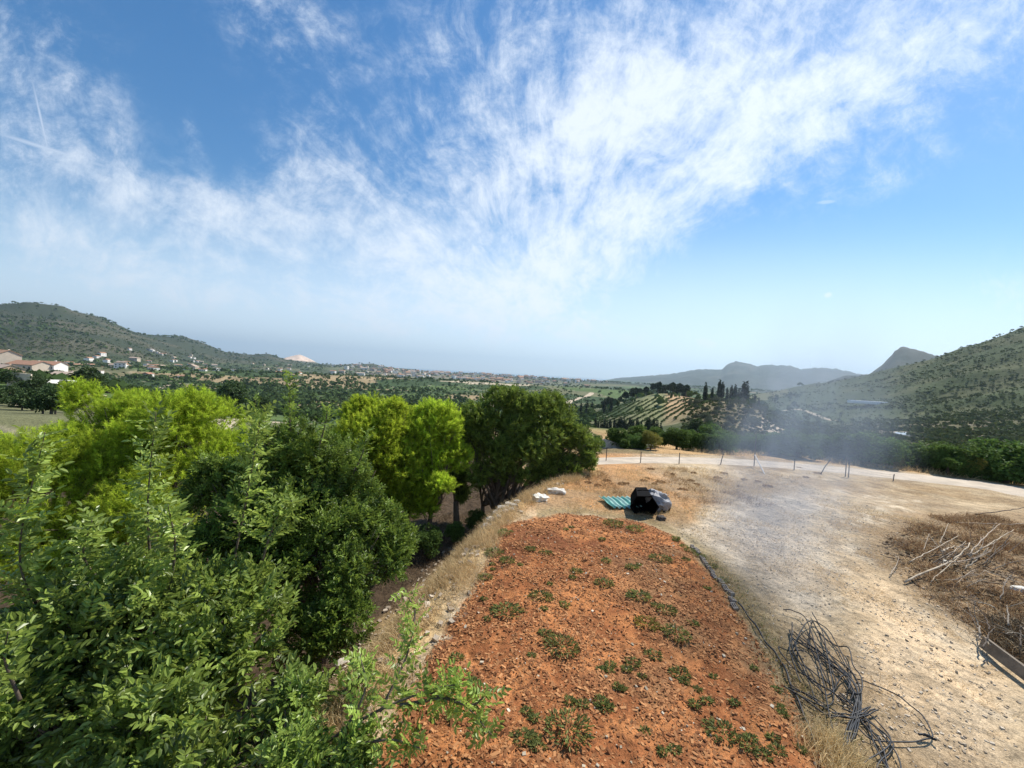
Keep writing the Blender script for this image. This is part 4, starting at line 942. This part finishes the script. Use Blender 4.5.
def concrete_ruin():
    x, y = bearing(632, 27.5); t = empty('concrete_trough', (x, y, TZ(x, y))); tag(t, 'low broken concrete walls beyond the road beside the largest carob', 'concrete wall')
    a = MB(); a.add([[-2.3, -.12, -.6], [-.2, -.12, -.6], [-.2, -.12, .35], [-1.9, -.12, .85], [-2.2, -.12, .8], [-2.3, .14, -.6], [-.2, .14, -.6], [-.2, .14, .35], [-1.9, .14, .85], [-2.2, .14, .8]],
                 Q=[[0, 1, 6, 5], [1, 2, 7, 6], [2, 3, 8, 7], [3, 4, 9, 8], [4, 0, 5, 9], [0, 4, 3, 2], [5, 7, 8, 9]], T=[[0, 2, 1], [5, 6, 7]]); a.build('ramp_wall', M['concrete'], t)
    a = MB(); a.box((.6, -.1, .35), (2.9, .3, .28), rz=.03); a.build('upper_slab', M['concrete'], t)
    a = MB(); a.box((.1, -.8, -.05), (3.0, .35, .35), rz=.05); a.build('lower_slab', M['concrete'], t)
    a = MB(); a.box((.9, -.45, .12), (2.4, .06, .25), rz=.02); a.build('gap_shade', M['darkrock'], t)  # dark sheet set between the slabs, standing in for the shade there
    t.scale = (.85, .85, .6)
concrete_ruin()

# black tub, sheet bag and green sheet
def tub():
    p = pg(642, 511.5); t = empty('black_tub', p, -.15); t.scale = (.88, .88, .90); tag(t, 'black plastic tub lying on its side, open mouth facing the camera', 'tub')
    k = 6; rot = np.array([[1, 0, 0], [0, .97, -.24], [0, .24, .97]])
    def ringv(r, y, ph=.1): th = np.linspace(0, 2 * np.pi, k, endpoint=False) + ph; return np.c_[r * np.cos(th) * 1.0, np.full(k, y), r * np.sin(th) * .98]
    prof = [(.50, -.42), (.53, -.42), (.53, -.36), (.50, -.36), (.40, .42), (.36, .42)]
    inner = [(.50, -.42), (.47, -.36), (.37, .38)]
    def lathe(pf, cap):
        V = np.concatenate([ringv(*q) for q in pf]); Q = [[i * k + j, i * k + (j + 1) % k, (i + 1) * k + (j + 1) % k, (i + 1) * k + j] for i in range(len(pf) - 1) for j in range(k)]
        n = len(V); V = np.r_[V, [[0, pf[-1][1], 0]]]; T = [[n, (len(pf) - 1) * k + j, (len(pf) - 1) * k + (j + 1) % k] for j in range(k)]; return (V @ rot.T) + [0, 0, .44], Q, T
    mb = MB(); V, Q, T = lathe(prof, 1); mb.add(V, Q, T); mb.build('shell', M['blackp'], t)
    mb = MB(); V, Q, T = lathe(inner, 1); mb.add(V, Q, T); mb.build('liner', M['blackp'], t)
    mb = MB(); mb.tube(spline(np.array([[-.3, -.39, .92], [-.1, -.46, .98], [.15, -.46, .98], [.32, -.39, .90]]), 12), .018, 6); mb.build('rim_handle', M['blackp'], t)
tub()
def bag():
    p = pg(656, 508); r = np.random.default_rng(4); n, k = 14, 20; V = []
    for i in range(n + 1):
        ph = math.pi * i / n
        for j in range(k):
            th = 2 * math.pi * j / k; d = np.array([math.sin(ph) * math.cos(th), math.sin(ph) * math.sin(th), math.cos(ph)])
            f = .86 + .55 * vnoise(d[0] * 2.2 + 5, d[1] * 2.2 + d[2] * 2.9, 3) + .14 * vnoise(d[0] * 7, d[1] * 7 + d[2] * 8, 5)
            V.append(d * f * [.36, .34, .40] + [0, 0, .30 - .1 * d[2]])
    V = np.array(V); V[:, 2] = np.maximum(V[:, 2], -.02)
    Q = [[i * k + j, (i + 1) * k + j, (i + 1) * k + (j + 1) % k, i * k + (j + 1) % k] for i in range(n) for j in range(k)]
    t = empty('plastic_bag', p); tag(t, 'crumpled grey plastic sheeting heaped behind the right side of the black tub', 'plastic sheet'); mesh('sheet', V, np.array(Q), M['greyp'], t)
    mb = MB(); mb.box((.20, -.14, .17), (.36, .30, .34), rz=.4, tilt=[[.97, 0, .25], [0, 1, 0], [-.25, 0, .97]]); mb.build('dark_block', M['blackp'], t)
bag()
def sheet():
    p = pg(620, 505); t = empty('corrugated_sheet', p, .05); tag(t, 'teal green corrugated sheet lying flat left of the black tub', 'roofing sheet')
    nx, ny = 50, 8; V = []; X = np.linspace(-.55, .55, nx)
    for j in range(ny):
        y = -.45 + .95 * j / (ny - 1)
        for x in X: V.append((x - .18 * y + .02 * math.sin(y * 9), y + .1 * x, .10 + .035 * math.cos((x) * 2 * math.pi / .18) + .06 * x * x + .05 * y))
    Q = [[j * nx + i, j * nx + i + 1, (j + 1) * nx + i + 1, (j + 1) * nx + i] for j in range(ny - 1) for i in range(nx - 1)]
    mi = [1 if int((X[i] + .55) / .18 * 1.0) % 2 else 0 for j in range(ny - 1) for i in range(nx - 1)]
    o = mesh('panel', V, np.array(Q), [M['teal'], M['teal2']], t, mi=mi, smooth=True); sm = o.modifiers.new('thick', 'SOLIDIFY'); sm.thickness = .006
sheet()

# edging blocks along the right side of the bed
def blocks():
    base = MB()
    for sx in (-1, 1): base.box((sx * .10, 0, .05), (.03, .16, .14))
    for sy in (-1, 0, 1): base.box((0, sy * .066, .05), (.17, .025, .136))
    proto = base.build('hollow_block', M['brick']); first = True
    P0, P1 = np.array(pg(693, 546)), np.array(pg(739, 607))
    for k in range(13):
        o = proto if first else link(proto.copy()); first = False
        q = P0 + (P1 - P0) * k / 12; q = q + [rng.normal(0, .03), rng.normal(0, .03), 0]
        o.location = (q[0], q[1], TZ(q[0], q[1]) - .01); o.rotation_euler = (rng.normal(0, .08), rng.normal(0, .1), math.atan2(P1[1] - P0[1], P1[0] - P0[0]) + rng.normal(0, .1))
        lab = 'farthest grey hollow block in the edging row right of the red soil' if k == 0 else 'nearest grey hollow block in the edging row right of the red soil' if k == 12 else 'grey hollow block in the edging row right of the red soil'
        o.scale = (.85, .55, .55); tag(o, lab, 'hollow block', None if k in (0, 12) else 'edging blocks beside the red soil')
    mb = MB(); P = [pg(*q) for q in [(738, 604), (752, 622), (768, 645), (782, 664), (792, 690), (804, 716), (815, 745)]]; P = spline(np.array(P) + [0, 0, .05], 40); P[:, 2] += .02 * np.sin(np.arange(len(P)))
    mb.tube(P, .016, 6); tag(mb.build('drip_hose', M['pipe'], smooth=True), 'thin hose along the edge of the red soil toward the pipe tangle', 'hose')
blocks()

# tangled black pipe
def pipes():
    r = np.random.default_rng(17); mb = MB()
    def path(pts, z=.05, rad=.009, n=70, amp=.03):
        P = np.array([px2ground(*q[:2]) for q in pts]); P[:, 2] = [q[2] if len(q) > 2 else z for q in pts]
        P = spline(P, n); P[:, 2] += amp * (vnoise(np.arange(len(P)) * .2, np.zeros(len(P)) + r.random() * 99, 4)); P[:, 2] = np.maximum(P[:, 2] + terrain(P[:, 0], P[:, 1]), terrain(P[:, 0], P[:, 1]) + rad)
        mb.tube(P, rad, 7)
    path([(783, 612), (797, 617), (806, 624), (812, 640), (818, 662), (824, 690), (828, 715), (832, 735)], .08)
    path([(857, 683), (880, 690), (900, 700), (919, 716), (931, 735), (931, 742), (922, 745), (895, 745), (870, 742), (855, 728)], .04)
    path([(918, 741), (929, 742), (936, 746)], .05, .014)
    for k in range(6):   # the main coil: long thin loops between top left and bottom right
        c0 = np.array([822 + r.normal(0, 5), 668 + r.normal(0, 7)]); L = r.uniform(30, 56); W = r.uniform(9, 22); a = R(58 + r.normal(0, 9)); pts = []
        ph = r.uniform(0, 6); tot = r.choice([9, 11, 14])
        for i in range(tot):
            th = ph + 2 * math.pi * i / 11; wv = 1 + .14 * r.normal()
            u_, v_ = L * math.cos(th) * wv, W * math.sin(th) * wv
            pts.append((c0[0] + u_ * math.cos(a) - v_ * math.sin(a), c0[1] + u_ * math.sin(a) + v_ * math.cos(a), +.02 + .09 * r.random()))
        path(pts, rad=.009, n=90)
    for k in range(7):    # the bundle that runs out of the bottom of the photo
        x0 = 852 + r.normal(0, 4); path([(795 + r.normal(0, 8), 640 + r.normal(0, 8)), (835 + r.normal(0, 6), 668), (855 + r.normal(0, 3), 690), (860 + r.normal(0, 3), 712), (x0, 738), (846 + r.normal(0, 6), 760), (848 + r.normal(0, 12), 800), (860 + r.normal(0, 14), 850)], .05, .009)
    for k in range(6):
        path([(840 + r.normal(0, 6), 700 + r.normal(0, 8)), (866 + r.normal(0, 6), 722), (885 + r.normal(0, 10), 748), (896 + r.normal(0, 14), 775), (900 + r.normal(0, 20), 820)], .04, .009)
    for k in range(4):
        path([(790 + r.normal(0, 4), 690 + r.normal(0, 10)), (825, 712 + r.normal(0, 4)), (850, 718 + r.normal(0, 3)), (874 + r.normal(0, 5), 712 + r.normal(0, 3))], .05, .009)
    path([(791, 642), (789, 655), (794, 672), (800, 690)], .12)
    o = mb.build('irrigation_pipe', M['pipe'], smooth=True); tag(o, 'tangled heap of black irrigation pipe on the pale path', 'pipe')
pipes()

# dead branches, plank and brush on the right
def branch(px_pts, rad, label, m='deadwood', h0=.05, h1=.3, twigs=3, seed=0, group=None, cat='branch'):
    r = np.random.default_rng(seed); P = np.array([pg(*q) for q in px_pts], float); P[:, 2] += np.linspace(h0, h1, len(P)); P = spline(P, 14)
    o0 = P[0].copy(); P = P - o0; mb = MB(); P[1:-1] += r.normal(0, rad * .5, P[1:-1].shape); mb.tube(P, np.linspace(rad, rad * .45, len(P)), 6)
    for t in range(twigs):
        i = r.integers(3, len(P) - 2); d = unit(P[-1] - P[0] + r.normal(0, .5, 3) * np.linalg.norm(P[-1])); L = r.uniform(.25, .6)
        mb.tube(spline([P[i], P[i] + d * L * .5 + r.normal(0, .03, 3), P[i] + d * L + [0, 0, .05]], 5), np.linspace(rad * .5, rad * .2, 5), 5)
    o = mb.build('dead_branch', M[m], smooth=True); o.location = o0; tag(o, label, cat, group)
branch([(904, 588), (930, 582), (955, 572), (968, 560)], .024, 'longest thick bleached dead branch low in the pile', h1=.35, seed=1)
branch([(930, 590), (946, 580), (962, 567)], .013, 'thin bleached branch just below the longest thick one', seed=2)
branch([(966, 567), (982, 556), (998, 543)], .018, 'bleached forked branch leaning up to the right', h0=.25, h1=.5, seed=3, twigs=4)
branch([(968, 567), (990, 558), (1012, 546)], .016, 'bleached branch beside the forked one, reaching right', h0=.2, h1=.4, seed=4)
branch([(909, 568), (930, 560), (957, 549)], .016, 'bleached branch at the upper left of the pile', h1=.25, seed=5)
branch([(923, 557), (928, 547)], .010, 'short upright stick at the top left of the pile', h0=.05, h1=.3, seed=6, twigs=1)
branch([(939, 551), (947, 540)], .010, 'short pale stick behind the upper left branch', h0=.1, h1=.35, seed=7, twigs=1)
branch([(889, 581), (895, 574), (898, 565)], .011, 'small stick standing apart left of the pile', h1=.15, seed=8, twigs=1)
branch([(955, 527), (985, 529), (1030, 531)], .018, 'long straight pale pole lying across the back of the brown weeds', h1=.12, seed=9, twigs=0, cat='pole')
branch([(975, 518), (1000, 518), (1030, 517)], .022, 'dark thin pole behind the pale one', m='bark', seed=10, twigs=0, cat='pole')
branch([(983, 578), (1005, 586), (1030, 598)], .012, 'straight pale stick running down to the white stone', h1=.1, seed=11, twigs=0)
branch([(945, 575), (972, 570), (990, 566)], .013, 'pale branch crossing the middle of the pile', h0=.15, seed=12)
branch([(940, 560), (952, 556), (966, 557)], .022, 'short thick pale log in the middle of the pile', h0=.12, h1=.15, seed=13, twigs=0)
rb_ = np.random.default_rng(77)
for k in range(16):
    px, py = rb_.uniform(925, 1010), rb_.uniform(548, 600); a = rb_.uniform(-.6, .9); L = rb_.uniform(14, 34)
    branch([(px, py), (px + L / 2 * math.cos(a), py - L / 2 * math.sin(a) * .6), (px + L * math.cos(a), py - L * math.sin(a) * .6)], rb_.uniform(.008, .016), 'thin dry stick in the pile of dead branches', m=rb_.choice(['deadwood', 'barklt', 'bark']), h0=.05, h1=rb_.uniform(.1, .4), seed=100 + k, group='thin sticks of the branch pile', twigs=2)
for k in range(12):
    px, py = rb_.uniform(975, 1030), rb_.uniform(610, 672); a = rb_.uniform(0, 3.1); L = rb_.uniform(16, 34)
    branch([(px, py), (px + L / 2 * math.cos(a), py - L / 2 * math.sin(a) * .6 - 3), (px + L * math.cos(a), py - L * math.sin(a) * .6)], rb_.uniform(.008, .014), 'thin grey twig in the dark heap above the plank', m=rb_.choice(['barklt', 'bark']), h0=.25, h1=rb_.uniform(.1, .4), seed=140 + k, group='twigs of the dark heap', twigs=2)
a_, b_ = np.array(pg(982, 652)), np.array(pg(1034, 692)); mb = MB(); c_ = (a_ + b_) / 2; L_ = np.linalg.norm(b_ - a_)
mb.box((0, 0, 0), (L_, .06, .20), jit=.004); o = mb.build('plank', M['plank']); o.location = c_ + [0, 0, .14]; o.rotation_euler = (R(-12), 0, math.atan2(b_[1] - a_[1], b_[0] - a_[0])); tag(o, 'weathered plank on edge below the dark brush heap', 'plank')

# ------------------------------------------------------------------ grass, weeds, litter
def blades(name, X, Y, ln, w, matn, seed, lean=.5, wind=(.3, -.1), per=1, z=None, curl=.35):
    r = np.random.default_rng(seed); X = np.repeat(X, per) + r.normal(0, .05, len(X) * per); Y = np.repeat(Y, per) + r.normal(0, .05, len(X)); n = len(X)
    Z = terrain(X, Y) - .01 if z is None else np.repeat(z, per); B = np.c_[X, Y, Z]; d = unit(np.c_[r.normal(wind[0], lean, n), r.normal(wind[1], lean, n), np.ones(n)])
    s = unit(np.cross(d, r.normal(size=(n, 3)))); l = (ln * r.uniform(.5, 1.3, n))[:, None]; w_ = w * r.uniform(.6, 1.3, (n, 1))
    mid = B + d * l * .55; tip = mid + unit(d + s * 0 + r.normal(0, curl, (n, 3)) - [0, 0, curl * .8]) * l * .5
    V = np.stack([B - s * w_ / 2, B + s * w_ / 2, mid + s * w_ * .35, mid - s * w_ * .35, tip], 1).reshape(-1, 3); i = np.arange(n)[:, None] * 5
    return tag(mesh(name, V, [i + np.array([[0, 1, 2, 3]]), i + np.array([[3, 2, 4]])], M[matn], tint=np.repeat(r.random(n), 5)), kind='stuff')
def scatter_box(n, x0, x1, y0, y1, seed, f):
    r = np.random.default_rng(seed); X = r.uniform(x0, x1, n); Y = r.uniform(y0, y1, n); k = f(X, Y) > r.random(n); return X[k], Y[k]
bs = lambda x, y: bank_side(x, y)
X, Y = scatter_box(150000, -6, 4, 1.5, 24, 1, lambda x, y: sstep(-.7, .1, bs(x, y)) * (1 - sstep(1.8, 2.6, bs(x, y))) * (dist_poly(x, y, bed) < .1) * (.25 + sstep(.4, .6, fbm(x, y, 1.1, 3, 5))))
blades('dry_grass', X, Y, .30, .009, 'straw', 2, .55, (-.4, -.1), per=2)
X, Y = scatter_box(26000, 2, 16, 10.5, 24, 3, lambda x, y: (road_dist(x, y) > 1.8) * (y < np.interp(x, road[:, 0], road[:, 1])) * sstep(.46, .62, fbm(x, y, .7, 4, 63)) * sstep(11.5, 14, y + 2 * fbm(x, y, .5, 2, 1)))
blades('verge_grass', X, Y, .17, .008, 'straw', 4, .6, per=2)
X, Y = scatter_box(26000, -2, 10, 14, 21, 33, lambda x, y: (road_dist(x, y) > 1.8) * (bank_side(x, y) < .5) * (y < np.interp(x, road[:, 0], road[:, 1])) * sstep(.48, .6, fbm(x, y, 1.4, 4, 64)))
blades('rusty_weeds', X, Y, .22, .010, 'rust', 34, .7, per=1)
X, Y = scatter_box(60000, 5.5, 18, 6.0, 15, 5, lambda x, y: sstep(-.3, .5, dist_poly(x, y, np.array([px2ground(*p)[:2] for p in [(890, 545), (930, 520), (1024, 515), (1300, 520), (1300, 690), (1060, 690), (985, 640), (920, 596)]]))) * (.15 + sstep(.4, .62, fbm(x, y, .9, 4, 15))))
blades('brown_weeds', X, Y, .22, .009, 'rust', 6, .9, per=2, curl=.6)
blades('dry_weeds', X[::4], Y[::4], .30, .009, 'straw', 7, .9, per=1, curl=.5)
blades('brush', X[::2], Y[::2], .20, .012, 'brush', 61, 1.4, per=1, curl=.9)
X, Y = scatter_box(16000, 6.0, 12, 4.2, 7.4, 51, lambda x, y: sstep(0, .3, dist_poly(x, y, np.array([px2ground(*p)[:2] for p in [(975, 605), (1150, 600), (1150, 720), (1060, 690), (985, 650)]]))))
blades('dark_brush', X, Y, .38, .012, 'brush', 52, 1.5, per=3, curl=1.2)
X, Y = scatter_box(110000, 1.5, 14, 3.5, 24, 8, lambda x, y: (dist_poly(x, y, bed) < -.1) * (road_dist(x, y) > 1.6) * np.maximum(sstep(.47, .60, fbm(x, y, .28, 4, 63) * .6 + .4 * fbm(x, y, .9, 4, 61)), sstep(.52, .62, fbm(x, y, .9, 4, 61) * .5 + fbm(x, y, 3.2, 4, 62) * .5)) * .5)
blades('thin_dry_grass', X, Y, .10, .006, 'straw', 9, .9, per=2)
X, Y = scatter_box(14000, 1.5, 5.5, 3, 10, 10, lambda x, y: np.exp(-((dist_poly(x, y, bed) + .25) / .25) ** 2) * (x > 1.2) * .9)
blades('edge_weeds', X, Y, .14, .008, 'straw', 11, .8, per=2); blades('edge_green_weeds', X[::3], Y[::3], .10, .010, 'weed', 12, .8, per=2)
X, Y = scatter_box(5000, 3.6, 5.0, 3, 5.6, 13, lambda x, y: np.exp(-((dist_poly(x, y, bed) + .12) / .16) ** 2) * (y < 4.9)); blades('golden_grass', X, Y, .34, .008, 'straw', 14, .35, per=3)
X, Y = scatter_box(30000, 12, 60, 21, 36, 15, lambda x, y: (road_dist(x, y) > 1.7) * (y > np.interp(x, road[:, 0], road[:, 1])) * sstep(.4, .6, fbm(x, y, .4, 3, 5))); blades('far_verge_grass', X, Y, .35, .02, 'straw', 16, .6, per=2)
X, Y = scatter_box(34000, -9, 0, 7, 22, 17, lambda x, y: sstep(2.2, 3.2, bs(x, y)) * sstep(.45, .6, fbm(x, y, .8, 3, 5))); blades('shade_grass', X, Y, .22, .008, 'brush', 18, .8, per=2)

def chips(name, X, Y, smin, smax, matn, seed, flat=.25, long=2.2):
    """small irregular lumps, eight corners each"""
    r = np.random.default_rng(seed); n = len(X); s = smin + (smax - smin) * r.random(n) ** 3; Z = terrain(X, Y)
    b = np.array([[x, y, z] for z in (-1, 1) for y in (-1, 1) for x in (-1, 1)], float); V = b[None] * r.uniform(.6, 1.1, (n, 8, 3))
    V = V * (s[:, None, None] * .5) * np.stack([r.uniform(1, long, n), np.ones(n), np.full(n, 1.) * flat * r.uniform(.6, 1.6, n)], 1)[:, None]
    th = r.uniform(0, 6.28, n); ph = r.normal(0, .35, n); ca, sa, cp, sp_ = np.cos(th)[:, None], np.sin(th)[:, None], np.cos(ph)[:, None], np.sin(ph)[:, None]
    x, y, z = V[..., 0], V[..., 1], V[..., 2]; x, z = x * cp - z * sp_, x * sp_ + z * cp; V = np.stack([x * ca - y * sa + X[:, None], x * sa + y * ca + Y[:, None], z + (Z + s * flat * .35)[:, None]], -1)
    q = np.array([[0, 2, 3, 1], [4, 5, 7, 6], [0, 1, 5, 4], [2, 6, 7, 3], [0, 4, 6, 2], [1, 3, 7, 5]])
    Q = (np.arange(n)[:, None, None] * 8 + q[None]).reshape(-1, 4)
    return tag(mesh(name, V.reshape(-1, 3), Q, M[matn], tint=np.repeat(r.random(n) ** 1.5, 8)), kind='stuff')
def nearer(x, y): return np.clip(9 / np.maximum(np.hypot(x, y), 3) ** 1.1, 0, 1)
X, Y = scatter_box(120000, -3, 5.5, 3, 14, 21, lambda x, y: (dist_poly(x, y, bed) > -.05) * nearer(x, y) * (.35 + sstep(.35, .65, fbm(x, y, 2.2, 4, 9)))); chips('wood_chips', X, Y, .010, .042, 'chip', 22, .30, 3.0)
X, Y = scatter_box(60000, 1, 14, 3.4, 20, 23, lambda x, y: (dist_poly(x, y, bed) < -.1) * (bank_side(x, y) < 0) * nearer(x, y) * (.35 + .65 * sstep(.44, .62, fbm(x, y, .9, 4, 61)))); chips('gravel', X, Y, .006, .036, 'pebble', 24, .5, 1.6)
X, Y = scatter_box(800, -3, 5.5, 3, 14, 25, lambda x, y: (dist_poly(x, y, bed) > 0) * 1.0); chips('pale_pebbles', X, Y, .012, .045, 'pebble', 26, .6, 1.5)
X, Y = scatter_box(9000, -6, 3, 1.5, 20, 27, lambda x, y: sstep(-.5, .1, bs(x, y)) * (1 - sstep(2.6, 3.6, bs(x, y))) * (dist_poly(x, y, bed) < .05)); chips('bank_gravel', X, Y, .02, .12, 'pebble', 28, .6, 1.5)
X, Y = scatter_box(9000, 6, 14, 5, 13, 29, lambda x, y: sstep(-.2, .5, dist_poly(x, y, np.array([px2ground(*p)[:2] for p in [(880, 545), (920, 520), (1024, 515), (1200, 600), (1060, 690), (985, 640), (910, 596)]])))); chips('litter', X, Y, .02, .09, 'brush', 30, .25, 3)

# weeds in the red soil, each a plant of its own
def weed_mesh(r, rad, h, n, lf):
    th = r.uniform(0, 6.28, n); rr = rad * np.sqrt(r.random(n)); P = np.c_[rr * np.cos(th), rr * np.sin(th), h * r.random(n) * (1 - (rr / rad) ** 2 * .7)]
    d = unit(np.c_[np.cos(th) * .9, np.sin(th) * .9, r.uniform(.1, 1.1, n)] + r.normal(0, .35, (n, 3))); nn = unit(r.normal(0, .5, (n, 3)) + [0, 0, 1]); ln = lf * r.uniform(.6, 1.4, n)
    V, Q = leaf_mesh(P, d, nn, ln, ln * .34); return V, Q, np.repeat(r.random(n), 6)
def weed(px, py, rad, label, matn='weed', group=None, seed=0, loc=None):
    rad = max(rad, .06)
    r = np.random.default_rng(seed); rad *= .72; V, Q, ti = weed_mesh(r, rad, rad * .5, int(40 + 800 * rad), .035 + rad * .09)
    V[:, 0] *= r.uniform(1, 1.5); o = mesh('weed', V, Q, M[matn], tint=ti); o.location = loc or pg(px, py); tag(o, label, 'weed', group); return o
W = [(505, 537, .26, 'green weed patch nearest the rubble heap on the red soil'), (494, 557, .30, 'wide green weed patch on the upper left edge of the red soil'), (507, 568, .20, 'small green weed just below the wide upper left patch'),
     (530, 557, .16, 'small dull weed right of the wide upper left patch'), (545, 560, .14, 'compact green weed in the upper middle of the bed'), (576, 579, .15, 'compact green weed in the centre of the bed'),
     (606, 567, .13, 'compact green weed right of centre in the upper bed'), (604, 590, .20, 'double green weed right of the bed centre'), (631, 573, .16, 'green weed in the upper right bed, left of a wider patch'),
     (660, 564, .26, 'wide low green patch near the upper right edge of the bed'), (541, 604, .24, 'green weed patch left of the bed centre'), (507, 618, .28, 'loose green weed patch in the left middle of the bed'),
     (564, 611, .13, 'small grey green weed right of the left middle patches'), (561, 655, .34, 'large spreading green weed low in the middle of the bed'), (676, 640, .30, 'wide green patch right of the yellow flowering weed'),
     (485, 582, .16, 'small weed by the dry grass on the left edge of the bed'), (638, 604, .24, 'loose green strip above the yellow flowering weed'), (613, 529, .34, 'green patch at the top edge of the bed below the black tub'),
     (635, 534, .30, 'green patch at the top edge of the bed right of the tub'), (666, 617, .22, 'green weed just above and right of the yellow one'), (679, 677, .17, 'green weed at the lower right of the bed'),
     (633, 669, .14, 'small weed in the lower middle of the bed'), (652, 660, .14, 'small weed below the yellow flowering weed'), (568, 742, .34, 'spreading green weed at the bottom edge of the photo'), (720, 738, .24, 'green weed at the bottom right of the bed'),
     (600, 710, .13, 'small pale weed in the lower bed above the bottom spreading weed'), (748, 752, .16, 'small weed at the bottom right corner of the bed'), (523, 750, .14, 'small weed left of the bottom spreading weed'), (545, 640, .10, 'tiny weed above the large spreading weed')]
for k, (px, py, rad, lab) in enumerate(W): weed(px, py, rad, lab, seed=200 + k)
weed(647, 630, .26, 'yellow green bushy flowering weed with dark shadow in the right of the bed', 'weedy', seed=300)
rw = np.random.default_rng(61); kk = 0
while kk < 55:
    px, py = rw.uniform(430, 800), rw.uniform(525, 765); p = px2ground(px, py)
    if dist_poly(np.array([p[0]]), np.array([p[1]]), bed)[0] > .1: weed(px, py, rw.uniform(.04, .10), 'tiny green seedling on the red soil', group='tiny seedlings on the red soil', seed=400 + kk); kk += 1
for k, (px, py) in enumerate([(684, 546), (690, 552), (700, 556), (712, 566), (722, 580), (676, 540)]): weed(px, py, .14, 'grey green weed along the edging blocks', group='weeds along the edging blocks', seed=500 + k)
for k in range(26):
    px, py = rw.uniform(560, 860), rw.uniform(468, 490); weed(px, py, rw.uniform(.10, .22), 'low dry shrub tuft on the orange ground before the road', 'rust', 'dry tufts before the road', seed=600 + k)

# ------------------------------------------------------------------ air
def haze():
    m = D.materials.new('haze_air'); m.use_nodes = True; n = m.node_tree.nodes; n.clear(); o = n.new('ShaderNodeOutputMaterial'); v = n.new('ShaderNodeVolumePrincipled')
    v.inputs['Color'].default_value = (.68, .86, 1.0, 1); v.inputs['Density'].default_value = 7.5e-5; v.inputs['Anisotropy'].default_value = .35; v.inputs['Absorption Color'].default_value = (0, 0, 0, 1)
    m.node_tree.links.new(v.outputs[0], o.inputs['Volume']); mb = MB(); mb.box((0, 0, 350), (50000, 50000, 1100)); tag(mb.build('haze', m), kind='stuff')
haze()

def smudge_veil():
    # thin bluish volume added over the right of the lot, imitating a lens smudge
    m = D.materials.new('smudge_volume'); m.use_nodes = True; t = NT(m.node_tree); t.n.clear(); o = t.new('ShaderNodeOutputMaterial'); v = t.new('ShaderNodeVolumePrincipled')
    v.inputs['Color'].default_value = (.72, .83, 1.0, 1); v.inputs['Anisotropy'].default_value = .1
    tc = t.new('ShaderNodeTexCoord').outputs['Object']; sp_ = t.new('ShaderNodeSeparateXYZ'); t.l.new(tc, sp_.inputs[0])
    ln = t.new('ShaderNodeVectorMath', operation='LENGTH'); t.l.new(tc, ln.inputs[0])
    n = t.noise(tc, 2.0, 4, .62, .6)
    d = t.m('MULTIPLY', t.ramp(ln.outputs['Value'], .25, .98, 1.0, 0.0), t.ramp(n, .34, .64, .10, 1.7))
    t.l.new(t.m('MULTIPLY', d, .145), v.inputs['Density']); t.l.new(v.outputs[0], o.inputs['Volume'])
    th = 20; k = 28; V = []
    for i in range(th + 1):
        for j in range(k):
            a = math.pi * i / th; b = 2 * math.pi * j / k; V.append((math.sin(a) * math.cos(b), math.sin(a) * math.sin(b), math.cos(a)))
    Q = [[i * k + j, (i + 1) * k + j, (i + 1) * k + (j + 1) % k, i * k + (j + 1) % k] for i in range(th) for j in range(k)]
    ob = mesh('smudge_veil', np.array(V), np.array(Q), m, smooth=True); c = at(790, 462, 9.3); ob.location = c; ob.scale = (2.2, 3.4, 5.2); ob.rotation_euler = (0, R(9), R(-25)); tag(ob, kind='stuff')
smudge_veil()
S.cycles.volume_step_rate = 3; S.cycles.volume_max_steps = 64
